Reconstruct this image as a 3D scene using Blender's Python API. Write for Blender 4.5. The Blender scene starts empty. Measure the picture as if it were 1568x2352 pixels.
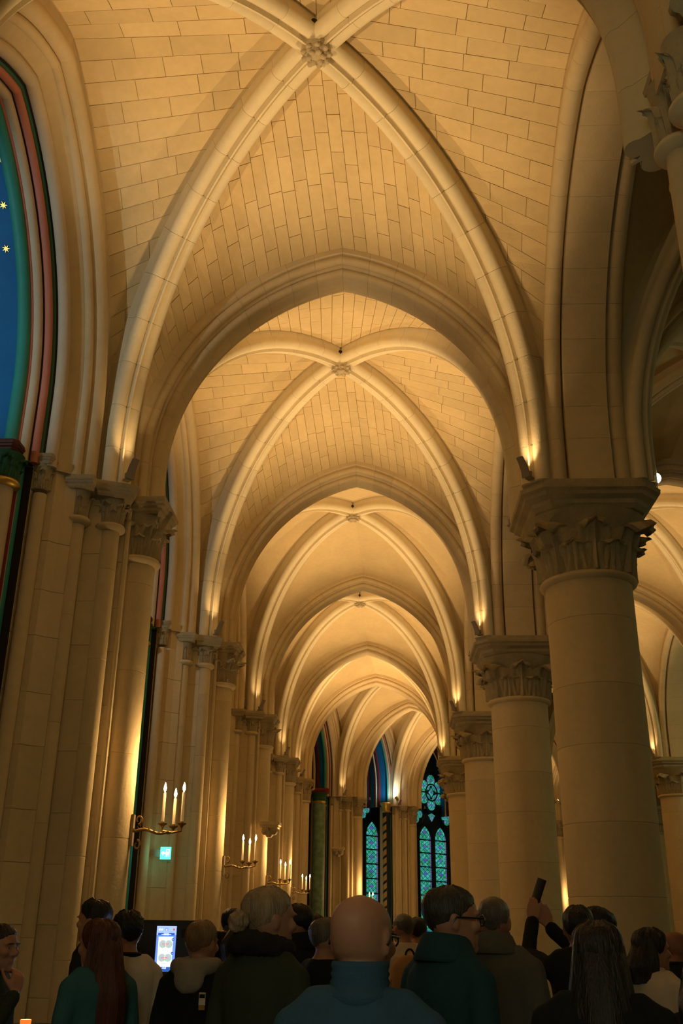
import bpy, bmesh, math, random
from math import sin, cos, pi, sqrt, acos, atan2, radians
from mathutils import Vector, Matrix, noise
random.seed(7)
SC = bpy.context.scene
COL = SC.collection
ZA = 6.02                       # top of every abacus

# ------------------------------------------------------------------ camera
cam_d = bpy.data.cameras.new('camera'); cam = bpy.data.objects.new('camera', cam_d); COL.objects.link(cam)
R_ = Vector((0.99908351, 0.04159314, 0.01010725)); U_ = Vector((0.00695886, -0.39082403, 0.92043911)); F_ = Vector((-0.04223411, 0.9195252, 0.39075528))
M = Matrix.Identity(4)
for i in range(3):
    M[i][0] = R_[i]; M[i][1] = U_[i]; M[i][2] = -F_[i]
M.translation = (0, 0, 1.62)
cam.matrix_world = M
cam_d.sensor_fit = 'VERTICAL'; cam_d.sensor_height = 36; cam_d.lens = 34.55; cam_d.clip_start = .05; cam_d.clip_end = 300
SC.camera = cam

# ------------------------------------------------------------------ world, exposure, light levels
w = bpy.data.worlds.new('dim_interior'); SC.world = w; w.use_nodes = True
w.node_tree.nodes['Background'].inputs[0].default_value = (.95, .80, .38, 1)
w.node_tree.nodes['Background'].inputs[1].default_value = .012
SC.view_settings.view_transform = 'Standard'
try: SC.view_settings.look = 'None'
except Exception: pass
SC.view_settings.gamma = 1; SC.view_settings.use_curve_mapping = False
SC.view_settings.exposure = 0.10
SC.cycles.max_bounces = 6; SC.cycles.diffuse_bounces = 3; SC.cycles.glossy_bounces = 2; SC.cycles.transmission_bounces = 2; SC.cycles.caustics_reflective = False; SC.cycles.caustics_refractive = False
SC.cycles.adaptive_threshold = .05
AMBER = (1.0, .655, .33)
CANDLE = (1.0, .62, .27)
P_BACK = 100.0                   # watts of the unseen fill lamp added behind the camera
P_CHOIR_FILL = 150.0                 # watts of one unseen fill lamp added on the choir side
P_UP = 330.0
P_SPILL = 26.0                  # watts spilling on the rib foot beside each uplight
P_CANDLE = 38.0

# ------------------------------------------------------------------ materials
def mat(name, base, rough=.85, metal=0, emit=None, estr=0, bump=0, bscale=40, var=0, vscale=3, objvar=0, spec=.3):
    m = bpy.data.materials.new(name); m.use_nodes = True
    nt = m.node_tree; b = nt.nodes['Principled BSDF']
    b.inputs['Base Color'].default_value = (*base, 1); b.inputs['Roughness'].default_value = rough; b.inputs['Metallic'].default_value = metal
    b.inputs['Specular IOR Level'].default_value = spec
    if emit:
        b.inputs['Emission Color'].default_value = (*emit, 1); b.inputs['Emission Strength'].default_value = estr
    tc = nt.nodes.new('ShaderNodeTexCoord') if (var or bump) else None
    src = None
    if var:
        n = nt.nodes.new('ShaderNodeTexNoise'); n.inputs['Scale'].default_value = vscale; n.inputs['Detail'].default_value = 6
        nt.links.new(tc.outputs['Object'], n.inputs['Vector'])
        n2 = nt.nodes.new('ShaderNodeTexNoise'); n2.inputs['Scale'].default_value = vscale * 9; n2.inputs['Detail'].default_value = 4
        nt.links.new(tc.outputs['Object'], n2.inputs['Vector'])
        ad = nt.nodes.new('ShaderNodeMath'); ad.operation = 'MULTIPLY_ADD'; ad.inputs[1].default_value = .5
        nt.links.new(n2.outputs[0], ad.inputs[0]); nt.links.new(n.outputs[0], ad.inputs[2])
        mr = nt.nodes.new('ShaderNodeMapRange'); mr.inputs[1].default_value = .45; mr.inputs[2].default_value = 1.05
        mr.inputs[3].default_value = 1 - var; mr.inputs[4].default_value = 1 + var * .6
        nt.links.new(ad.outputs[0], mr.inputs[0]); src = mr.outputs[0]
    if objvar:
        oi = nt.nodes.new('ShaderNodeObjectInfo'); mr2 = nt.nodes.new('ShaderNodeMapRange')
        mr2.inputs[3].default_value = 1 - objvar; mr2.inputs[4].default_value = 1 + objvar
        nt.links.new(oi.outputs['Random'], mr2.inputs[0])
        if src:
            mu = nt.nodes.new('ShaderNodeMath'); mu.operation = 'MULTIPLY'
            nt.links.new(src, mu.inputs[0]); nt.links.new(mr2.outputs[0], mu.inputs[1]); src = mu.outputs[0]
        else: src = mr2.outputs[0]
    if src:
        vm = nt.nodes.new('ShaderNodeVectorMath'); vm.operation = 'SCALE'; vm.inputs[0].default_value = base
        nt.links.new(src, vm.inputs['Scale']); nt.links.new(vm.outputs[0], b.inputs['Base Color'])
    if bump:
        n3 = nt.nodes.new('ShaderNodeTexNoise'); n3.inputs['Scale'].default_value = bscale; n3.inputs['Detail'].default_value = 5
        nt.links.new(tc.outputs['Object'], n3.inputs['Vector'])
        bp = nt.nodes.new('ShaderNodeBump'); bp.inputs['Strength'].default_value = bump; bp.inputs['Distance'].default_value = .01
        nt.links.new(n3.outputs[0], bp.inputs['Height']); nt.links.new(bp.outputs[0], b.inputs['Normal'])
    return m
STONE = (.66, .52, .29)
M_stone = mat('limestone', STONE, .9, bump=.25, bscale=45, var=.14, vscale=1.3, objvar=.04)
M_block = mat('limestone_block', STONE, .9, bump=.35, bscale=30, var=.12, vscale=1.7, objvar=.05)
M_rib = mat('rib_limestone', (.73, .62, .38), .9, bump=.25, bscale=45, var=.10, vscale=1.5, objvar=.04)  # paler than the webs: the ribs' lamp-lit brightness is partly put into the colour
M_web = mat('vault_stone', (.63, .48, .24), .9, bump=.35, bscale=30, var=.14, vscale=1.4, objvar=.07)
M_joint = mat('lime_mortar', (.60, .45, .22), .95, bump=.3, bscale=60, var=.1)
M_carved = mat('carved_limestone', (.46, .37, .21), .9, bump=.5, bscale=70, var=.22, vscale=4)
M_floor = mat('worn_paving', (.16, .14, .11), .5, bump=.15, var=.2, objvar=.1)
M_black = mat('brown_black_paint', (.018, .012, .010), .6, var=.2)
M_navy = mat('navy_paint', (.010, .022, .045), .6)
M_green = mat('green_paint', (.03, .12, .06), .6)
M_teal = mat('teal_paint', (.035, .30, .25), .55, var=.12)
M_salmon = mat('salmon_paint', (.55, .20, .13), .65, var=.1)
M_red = mat('dark_red_paint', (.20, .018, .015), .6, var=.12)
M_maroon = mat('maroon_gilt_paint', (.10, .025, .015), .5, var=.3, vscale=12)
M_blue = mat('star_blue_paint', (.008, .15, .38), .7, var=.12)
M_cream = mat('cream_paint', (.60, .50, .34), .7, var=.1)
M_ochre = mat('ochre_paint', (.50, .30, .10), .7, var=.1)
M_gold = mat('gilding', (.75, .50, .12), .4, .7)
M_brass = mat('aged_bronze', (.42, .27, .09), .42, .85, bump=.3, bscale=90, var=.3, vscale=9)
M_iron = mat('dark_lead', (.012, .014, .014), .5)
M_wax = mat('candle_wax', (.80, .66, .42), .5, emit=(1, .55, .2), estr=.12)
M_flame = mat('candle_flame', (1, .8, .5), .5, emit=(1.0, .72, .36), estr=22)
M_fix = mat('bronze_lamp_housing', (.30, .25, .18), .6, .1)
M_lens = mat('lit_lens', (1, 1, 1), .3, emit=(.92, .97, 1.0), estr=26)
M_glow = mat('lit_amber_lens', (1, .8, .5), .3, emit=(1.0, .62, .25), estr=9)

# ------------------------------------------------------------------ mesh helpers
class MB:
    def __init__(s): s.v = []; s.f = []
    def grid(s, rows, closed=False, cap0=False, cap1=False, flip=False):
        o = len(s.v); n = len(rows[0])
        for r in rows: s.v += [tuple(p) for p in r]
        m = n if closed else n - 1
        for i in range(len(rows) - 1):
            for j in range(m):
                q = (o + i*n + j, o + i*n + (j+1) % n, o + (i+1)*n + (j+1) % n, o + (i+1)*n + j)
                s.f.append(q[::-1] if flip else q)
        if cap0: s.f.append(tuple(o + j for j in (range(n) if flip else range(n-1, -1, -1))))
        if cap1:
            e = o + (len(rows)-1)*n; s.f.append(tuple(e + j for j in (range(n-1, -1, -1) if flip else range(n))))
        return s
    def lathe(s, prof, c=(0, 0), n=32, cap=True):
        rows = [[(c[0] + r*cos(2*pi*j/n), c[1] + r*sin(2*pi*j/n), z) for j in range(n)] for r, z in prof]
        return s.grid(rows, True, cap, cap)
    def chamfer_lathe(s, prof, c=(0, 0), rot=0, ch=.28):
        rows = []
        for h, z in prof:
            k = h * (1 - ch); pts = [(h, -k), (h, k), (k, h), (-k, h), (-h, k), (-h, -k), (-k, -h), (k, -h)]
            rows.append([(c[0] + x*cos(rot) - y*sin(rot), c[1] + x*sin(rot) + y*cos(rot), z) for x, y in pts])
        return s.grid(rows, True, True, True)
    def box(s, a, b):
        (x0, y0, z0), (x1, y1, z1) = a, b
        rows = [[(x0, y0, z), (x1, y0, z), (x1, y1, z), (x0, y1, z)] for z in (z0, z1)]
        return s.grid(rows, True, True, True)
    def prism(s, poly, z0, z1):
        return s.grid([[(x, y, z) for x, y in poly] for z in (z0, z1)], True, True, True)
    def tube(s, pts, rad, n=8, cap=True):
        pts = [Vector(p) for p in pts]; rows = []
        rr = rad if isinstance(rad, (list, tuple)) else [rad]*len(pts)
        up = None
        for i, p in enumerate(pts):
            t = (pts[min(i+1, len(pts)-1)] - pts[max(i-1, 0)]).normalized()
            if up is None: up = t.orthogonal().normalized()
            up = (up - t*up.dot(t)).normalized(); sd = t.cross(up)
            rows.append([p + (up*cos(2*pi*j/n) + sd*sin(2*pi*j/n))*rr[i] for j in range(n)])
        return s.grid(rows, True, cap, cap)
    def ball(s, c, r, n=10, m=7, sc=(1, 1, 1)):
        rows = [[(c[0] + sc[0]*r*sin(pi*i/m)*cos(2*pi*j/n), c[1] + sc[1]*r*sin(pi*i/m)*sin(2*pi*j/n), c[2] - sc[2]*r*cos(pi*i/m)) for j in range(n)] for i in range(1, m)]
        return s.grid(rows, True, True, True)
    def mesh(s, name, m, smooth=30):
        me = bpy.data.meshes.new(name); me.from_pydata(s.v, [], s.f); me.update()
        if m: me.materials.append(m)
        if smooth:
            me.polygons.foreach_set('use_smooth', [True]*len(me.polygons))
            try: me.set_sharp_from_angle(angle=radians(smooth))
            except Exception: pass
        return me

def link(name, me, parent=None, loc=None, rot=None):
    o = bpy.data.objects.new(name, me); COL.objects.link(o)
    if parent is not None: o.parent = parent
    if loc is not None: o.location = loc
    if rot is not None: o.rotation_euler = rot
    return o
def part(name, mb, m, parent, smooth=30, loc=None, rot=None):
    return link(name, mb.mesh(name, m, smooth), parent, loc, rot)
def thing(name, label, cat, loc=(0, 0, 0), rz=0, group=None, me=None):
    o = bpy.data.objects.new(name, me); COL.objects.link(o)
    o.location = loc; o.rotation_euler = (0, 0, rz); o['label'] = label; o['category'] = cat
    if group: o['group'] = group
    return o
def struct(name, loc=(0, 0, 0), rz=0, label=None, me=None):
    o = bpy.data.objects.new(name, me); COL.objects.link(o); o.location = loc; o.rotation_euler = (0, 0, rz); o['kind'] = 'structure'
    if label: o['label'] = label
    return o
KIDS = {}
def children(o): return [c for c in COL.objects if c.parent == o]
def dup(o, parent=None, loc=None, rz=None, label=None, name=None):
    kids = {}
    for c in COL.objects:
        if c.parent is not None: kids.setdefault(c.parent.name, []).append(c)
    def rec(src, par):
        c = src.copy(); COL.objects.link(c); c.parent = par
        for k in kids.get(src.name, []): rec(k, c)
        return c
    r = rec(o, parent)
    if loc is not None: r.location = loc
    if rz is not None: r.rotation_euler = (0, 0, rz)
    if label: r['label'] = label
    return r
V2 = lambda p: Vector((p[0], p[1]))

# ------------------------------------------------------------------ arches
def arch_geom(S, C, z0, zc):
    S, C = V2(S), V2(C); d = S - C; a = d.length; rise = zc - z0
    c = (rise*rise - a*a) / (2*a)
    return C, d.normalized(), c, a + c
def arch_rows(S, C, z0, zc, prof, perp, zb=ZA, nst=3, n=24):
    """rows of points from the springing up to the crown, each row one profile (b across, r outward)"""
    C, d, c, R = arch_geom(S, C, z0, zc); perp = V2(perp).normalized(); rows = []
    for i in range(nst):
        z = zb + (z0 - zb)*i/nst
        rows.append([(C.x + d.x*(R+r-c) + perp.x*b, C.y + d.y*(R+r-c) + perp.y*b, z) for b, r in prof])
    for i in range(n + 1):
        row = []
        for b, r in prof:
            q = R + r; t = acos(max(-1, min(1, c/q))) * i/n; h = q*cos(t) - c
            row.append((C.x + d.x*h + perp.x*b, C.y + d.y*h + perp.y*b, z0 + q*sin(t)))
        rows.append(row)
    return rows
def roll(cx, cy, r, a0, a1, n=5):
    return [(cx + r*cos(radians(a0 + (a1-a0)*i/n)), cy + r*sin(radians(a0 + (a1-a0)*i/n))) for i in range(n+1)]
def sym(half):          # half profile on the +b side from top to bottom, closed by its mirror image
    return half + [(-b, r) for b, r in reversed(half)]
RIB = sym([(.15, .40), (.15, .20)] + roll(.088, .105, .082, 40, -150, 8) + [(.03, .085), (.016, .055), (.010, 0)])
TRANS = sym([(.32, .46), (.32, .24), (.30, .225)] + roll(.262, .165, .052, 70, -120, 5) + [(.215, .13), (.20, .10)] + roll(.15, .058, .05, 50, -120, 5) + [(.10, .0)])
ARCADE = sym([(.40, .40), (.40, .22)] + roll(.335, .10, .092, 75, -215, 11) + [(.262, .22), (.236, .22), (.230, .0)])
def ring(b, r, rad, n=16): return [(b + rad*cos(2*pi*i/n), r + rad*sin(2*pi*i/n)) for i in range(n)]
def half_arch(parent, name, m, S, C, z0, zc, prof, perp, flip, nvous=0, zb=ZA, n=24, nst=3, smooth=42):
    """one half of an arch, cut into separate voussoirs when nvous > 0"""
    if not nvous:
        mb = MB().grid(arch_rows(S, C, z0, zc, prof, perp, zb, nst, n), True, True, True, flip)
        return [part(name, mb, m, parent, smooth)]
    per = 4; tot = nvous*per; Cc, d, c, R = arch_geom(S, C, z0, zc)
    Ls = z0 - zb; La = R*acos(max(-1, min(1, c/R))); k = max(1, round(tot*Ls/(Ls+La)/per))*per
    rows = arch_rows(S, C, z0, zc, prof, perp, zb, k, tot - k)
    out = []
    for g in range(nvous):
        rr = [[Vector(p) for p in r] for r in rows[g*per:(g+1)*per+1]]
        e = random.uniform(.010, .016)
        if g: rr[0] = [a.lerp(b, e) for a, b in zip(rr[0], rr[1])]
        rr[-1] = [a.lerp(b, e) for a, b in zip(rr[-1], rr[-2])]
        out.append(part('voussoir', MB().grid(rr, True, True, True, flip), m, parent, smooth))
    return out
def curve_pts(S, C, z0, zc, r=0, zb=ZA, N=40):
    """N+1 points of one half of an arch curve, evenly spaced along it"""
    rows = arch_rows(S, C, z0, zc, [(0, r)], (1, 0), zb, 6, 40); P = [Vector(q[0]) for q in rows]
    L = [0]
    for a, b in zip(P, P[1:]): L.append(L[-1] + (b-a).length)
    out = []; k = 0
    for i in range(N + 1):
        t = L[-1]*i/N
        while k < len(P) - 2 and L[k+1] < t: k += 1
        u = (t - L[k])/max(1e-9, L[k+1]-L[k]); out.append(P[k].lerp(P[k+1], min(1, max(0, u))))
    return out
# ------------------------------------------------------------------ plan of the church
YS = [-1.8, 4.2, 10.2, 16.2, 22.2, 28.2]
RES = [((-2.72, y), 0.0) for y in YS] + [((-2.55, 32.3), -.10), ((-1.0, 36.9), -.66), ((1.05, 39.75), -.78), ((4.2, 42.3), -.84), ((7.45, 44.6), -1.1)]
PIE = [(2.21, y) for y in YS] + [(2.5, 32.0), (3.4, 35.2), (5.3, 37.3), (7.6, 38.6), (10.2, 39.6)]
FAR = [(8.0, y) for y in YS]
def loc(node, rz, u, v): return (node[0] + u*cos(rz) - v*sin(rz), node[1] + u*sin(rz) + v*cos(rz))

# ------------------------------------------------------------------ floor and outer shell
fl = struct('floor', label='worn grey stone paving under the crowd')
part('bed', MB().box((-12, -4, -.3), (18, 56, -.03)), M_joint, fl)
slab = MB().box((-.396, -.396, -.05), (.396, .396, 0)).mesh('slab', M_floor)
k = 0
for i in range(-4, 8):
    for j in range(2, 26):
        k += 1
        if k <= 288: link('paving_slab', slab, fl, (i*.8 + .1*(j % 2), j*.8, 0))
o = part('far_paving', MB().box((-12, -4, -.06), (-3.6, 20.4, -.004)).box((6.1, -4, -.06), (18, 20.4, -.004)).box((-12, 20.4, -.06), (18, 56, -.004)).box((-3.6, -4, -.06), (6.1, 1.2, -.004)), M_floor, fl)
for nm, a, b in (('wall_left', (-8.3, -4, 0), (-7.9, 34.5, 11)), ('wall_right', (17, -4, 0), (17.4, 56, 11)), ('wall_back', (-8.3, -4.4, 0), (17.4, -4, 11)), ('wall_far', (-8.3, 55, 0), (17.4, 55.4, 11))):
    struct(nm, me=MB().box(a, b).mesh(nm, M_stone), label={'wall_left': 'plain stone wall at the back of the side chapels', 'wall_right': 'dark stone wall beyond the inner aisle', 'wall_back': 'stone wall behind the camera', 'wall_far': 'stone wall behind the ambulatory chapels'}[nm])
# upper shell over the vaults, so that no light falls in from outside
struct('ceiling_shell', me=MB().box((-8.3, -4.4, 11), (17.4, 55.4, 11.3)).mesh('ceiling_shell', M_stone), label='stone roof slab hidden above the vaults')

# ------------------------------------------------------------------ carved capitals
def leaf_mesh(name, h, w, curl, m=None, lobes=3, nt=12, nu=20):
    """an upright leaf that leans out and curls over at the tip; x is across, y is outward, z is up"""
    fr, bk = [], []
    for i in range(nt + 1):
        t = i/nt
        y = .05*h + curl*h*t**2.4; z = h*t
        if t > .74:
            q = (t-.74)/.26; y += (.06 + .22*curl)*h*sin(q*pi/2); z -= (.10 + .55*curl)*h*q*q
        wd = w*(.70 + .42*sin(pi*min(1, t*1.02)*.72)) * (1 - .50*max(0, t-.70)/.30)
        ra, rb = [], []
        for j in range(nu + 1):
            u = -1 + 2*j/nu
            ser = 1 + .07*cos(t*pi*9)*max(0, abs(u)-.55)/.45
            cup = -.13*h*u*u*(.6 + .4*t) + min(.045*h, .22*w)*cos(u*pi*lobes)*(1 - .45*t) + (.03*h*(1-abs(u)*6) if abs(u) < .17 else 0)
            ra.append((u*wd*ser, y + cup, z - .10*h*abs(u)*t)); rb.append((u*wd*ser*.97, y + cup - .07*h, z - .02*h - .10*h*abs(u)*t))
        fr.append(ra); bk.append(rb)
    mb = MB().grid(fr, flip=True); mb.grid(bk)
    n = nu + 1; o2 = (nt+1)*n
    for j in range(nu):
        mb.f.append((nt*n+j, nt*n+j+1, o2+nt*n+j+1, o2+nt*n+j)); mb.f.append((j+1, j, o2+j, o2+j+1))
    for i in range(nt):
        mb.f.append((i*n, (i+1)*n, o2+(i+1)*n, o2+i*n)); mb.f.append(((i+1)*n+nu, i*n+nu, o2+i*n+nu, o2+(i+1)*n+nu))
    return mb.mesh(name, m or M_carved, 75)
LEAF = {}
def capital(parent, c, z0, z1, r, n=8, aba=None, rot=0, m=None, painted=None):
    """bell with two tiers of curling leaves between the necking at z0 and the abacus underside at z1"""
    h = z1 - z0
    bell = part('capital', MB().lathe([(r*1.0, z0), (r*1.02, z0+.35*h), (r*1.10, z0+.6*h), (r*1.28, z0+.85*h), (r*1.42, z1)], c, 28), painted or M_carved, parent, 40)
    for tier, (hh, ww, cu, off) in enumerate(((.60*h, 3.5*r/n, min(.27, .13 + .3*r), .5), (1.0*h, 3.7*r/n, min(.40, .15 + .55*r), 0)) if r > .1 or painted else ((.45*h, 3.0*r/n, .10, .5), (.86*h, 3.2*r/n, .11, 0))):
        for i in range(n):
            cv = cu*(1 if tier == 0 or n < 8 or i % 2 == 0 else .55)
            key = (round(hh, 3), round(ww, 3), round(cv, 3), painted.name if painted else '')
            if key not in LEAF: LEAF[key] = leaf_mesh('leaf', hh, ww, cv, painted)
            a = 2*pi*(i + off)/n + rot
            link('leaf', LEAF[key], bell, (c[0] + cos(a)*r*.98, c[1] + sin(a)*r*.98, z0 + .01), (0, 0, a - pi/2))
    return bell
def necking(parent, c, z, r, m=None):
    return part('necking', MB().lathe([(r, z-.05), (r+.02, z-.045), (r+.055, z-.02), (r+.06, z), (r+.045, z+.025), (r, z+.03)], c, 32), m or M_stone, parent, 60)
def abacus(parent, c, half, z0, z1, rot=0, ch=.28, m=None):
    d = z1 - z0; pr = [(half*.80, z0), (half*.86, z0+.14*d), (half*.87, z0+.30*d), (half*.95, z0+.42*d), (half*.97, z0+.55*d), (half*1.02, z0+.62*d), (half*1.03, z0+.78*d), (half*.985, z0+.82*d), (half*.985, z1)]
    return part('abacus', MB().chamfer_lathe(pr, c, rot, ch), m or M_carved, parent, 25)
def drum_mesh(r, h, n=40): 
    return MB().lathe([(r-.006, 0), (r, .006), (r, h-.006), (r-.006, h)], (0, 0), n).mesh('drum', M_block, 22)

# ------------------------------------------------------------------ round piers
def make_pier(clustered=False):
    t = thing('round_pier', 'x', 'pier')
    part('base', MB().chamfer_lathe([(.80, 0), (.80, .22), (.74, .26), (.74, .34)], ch=.3).lathe([(.66, .34), (.66, .40), (.57, .46), (.59, .52), (.50, .60)], n=40), M_stone, t)
    hs = [.62, .70, .66, .73, .60, .70, .43]; z = .60
    for h in hs:
        link('drum', drum_mesh(.458, h), t, (0, 0, z)); z += h
    if not clustered:
        necking(t, (0, 0), 5.06, .458)
        capital(t, (0, 0), 5.08, 5.74, .47, 8, rot=pi/4)
    else:
        for i in range(12):
            a = 2*pi*i/12 + pi/12; c = (.60*cos(a), .60*sin(a))
            part('colonnette', MB().lathe([(.13, .3), (.13, .5), (.085, .58), (.085, 5.66)], c, 14), M_stone, t, 40)
            necking(t, c, 5.66, .085); capital(t, c, 5.68, 6.12, .095, 5, rot=a)
        part('capital', MB().lathe([(.46, 5.0), (.50, 5.7), (.62, 6.12)], (0, 0), 28), M_carved, t, 40)
    abacus(t, (0, 0), .64 if clustered else .72, 6.12 if clustered else 5.74, 6.40 if clustered else ZA)
    return t
PIER_LABELS = ['', '', 'thick round pier with broad leafy capital, nearest one on the right', 'second round pier on the right, half hidden by the nearest pier', 'third round pier on the right with bud shaped capital leaves', 'fourth and smallest looking round pier on the right, beside the stained glass']
cl = make_pier(True); cl.name = 'clustered_pier'; cl.location = (PIE[1][0] + .05, PIE[1][1], 0); cl['label'] = 'pier ringed with slim colonnettes, its leafy capital cut by the upper right corner'
p0 = make_pier(); p0.location = (*PIE[2], 0); p0['label'] = PIER_LABELS[2]; p0['group'] = 'round piers of the arcade'
for i in range(len(PIE)):
    if i in (0, 1, 2): continue
    dup(p0, loc=(*PIE[i], 0), rz=0 if i < 6 else .3*i, label=PIER_LABELS[i] if i < 6 else 'round pier of the curving arcade beyond the straight aisle, %s' % ['hidden behind the row of piers', 'standing next on the curve', 'third along the curve', 'fourth along the curve', 'last along the curve'][i-6])
for i, q in enumerate(FAR):
    if i in (3, 4, 5):
        dup(p0, loc=(*q, 0), label=['', '', '', 'round pier of the far arcade out past the right edge', 'round pier of the far arcade just right of the nearest pier', 'pale round pier of the far arcade lit greenish at the right edge'][i])

# ------------------------------------------------------------------ clustered wall piers between the chapels
HALF = [(-.06, .15), (-.06, .34), (-.27, .34), (-.27, .60), (-.52, .60), (-.52, .84), (-.62, .90), (-.70, .99), (-.90, .99), (-.90, 1.12), (-1.0, 1.12), (-1.0, 1.20), (-1.4, 1.20), (-1.4, 1.14)]
def make_wall_pier(depth):
    t = thing('wall_pier', 'x', 'pier')
    def poly(e):        # e insets the outline
        h = [(u - e, max(.05, v - e)) for u, v in HALF] + [(-depth, 1.14 - e)]
        return h[::-1] and [(u, v) for u, v in h] + [(u, -v) for u, v in reversed(h)]
    part('core', MB().prism(poly(.010), 0, 10.2), M_joint, t, 0)
    z = 0; c = 0
    hts = [.55, .48, .60, .52, .46, .58, .50, .56, .47, .52, .78]
    for h in hts:
        part('stone_course', MB().prism(poly(random.uniform(0, .003)), z + .003, min(ZA, z + h) - .003), M_block, t, 0); z += h
    sh = [((-.02, 0), .20, 5.34, 5.84, .34, 0, 7), ((-.22, .50), .108, 5.56, 5.86, .235, -.42, 6), ((-.22, -.50), .108, 5.56, 5.86, .235, .42, 6), ((-.51, .73), .082, 5.56, 5.88, .19, 0, 5), ((-.51, -.73), .082, 5.56, 5.88, .19, 0, 5)]
    for c, r, zn, za, half, rot, nl in sh:
        z = .5; s = None
        part('shaft_base', MB().lathe([(r*1.6, 0), (r*1.6, .3), (r*1.35, .36), (r*1.45, .42), (r, .5)], c, 20), M_stone, t, 40)
        hh = random.uniform(.6, .75) if r > .2 else random.uniform(.9, 1.2)
        while z < zn - .05:
            h2 = min(hh*random.uniform(.85, 1.15), zn - .05 - z)
            if zn - .05 - z - h2 < .2: h2 = zn - .05 - z
            part('shaft_drum', MB().lathe([(r-.004, z), (r, z+.005), (r, z+h2-.005), (r-.004, z+h2)], c, 24), M_block, t, 22); z += h2
        necking(t, c, zn, r); capital(t, c, zn+.02, za, r*1.02, nl, rot=rot)
        abacus(t, c, half, za, ZA, rot, .22 if r > .2 else .05)
    for s in (-1, 1):
        part('arris_roll', MB().lathe([(.03, .3), (.03, 5.86)], (-.07, s*.335), 10), M_stone, t)
        part('jamb_colonnette', MB().lathe([(.11, 0), (.11, .4), (.07, .5), (.07, 5.72)], (-.82, s*1.06), 16), M_stone, t)
        capital(t, (-.82, s*1.06), 5.76, 6.03, .075, 5); abacus(t, (-.82, s*1.06), .13, 6.03, 6.14, 0, .2)
        part('black_band', MB().box((-.995, min(s*1.115, s*1.15), 0), (-.905, max(s*1.115, s*1.15), 6.0)), M_black, t)
        part('teal_roll', MB().lathe([(.035, .3), (.035, 6.0)], (-1.01, s*1.165), 10), M_teal, t)
        part('red_fillet', MB().lathe([(.03, .3), (.03, 6.0)], (-1.03, s*1.225), 8), M_red, t)
        part('painted_column', MB().lathe([(.17, 0), (.17, .4), (.13, .5), (.13, 5.72)], (-1.13, s*1.33), 20), M_cream, t)
        necking(t, (-1.13, s*1.33), 5.72, .13, M_gold)
        capital(t, (-1.13, s*1.33), 5.75, 6.03, .14, 6, painted=M_green)
        abacus(t, (-1.13, s*1.33), .175, 6.03, 6.15, 0, .28, M_maroon)
    return t
WL = ['', '', 'broad clustered stone pier on the left wall carrying the nearest candles', 'second clustered wall pier on the left, behind the ticket kiosk', 'third clustered wall pier on the left, candles by the blonde bun', 'fourth clustered wall pier on the left, with the bracket candles seen edge on', 'rounded wall pier on the left where the aisle starts to bend', 'clustered wall pier left of the narrow stained glass strip', 'wall pier between the two stained glass windows', 'wall pier right of the stained glass, hidden by the arcade', 'sliver of lit wall pier with candles between the two nearest round piers']
wp = make_wall_pier(5.2); wp.location = (*RES[2][0], 0); wp['label'] = WL[2]; wp['group'] = 'clustered wall piers'
for i in (1, 3, 4, 5):
    dup(wp, loc=(*RES[i][0], 0), label=WL[i] or 'clustered wall pier standing left of the camera outside the frame')
wq = None; WSC = {6: .8, 7: .72, 8: .55, 9: .6, 10: .7}
for i in range(6, 11):
    if wq is None: wq = make_wall_pier(2.1); wq.location = (*RES[i][0], 0); wq.rotation_euler = (0, 0, RES[i][1]); wq['label'] = WL[i]; wq['group'] = 'clustered wall piers'; wq.scale = (.8, .8, 1)
    else: wd = dup(wq, loc=(*RES[i][0], 0), rz=RES[i][1], label=WL[i]); wd.scale = (WSC[i], WSC[i], 1)

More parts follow.
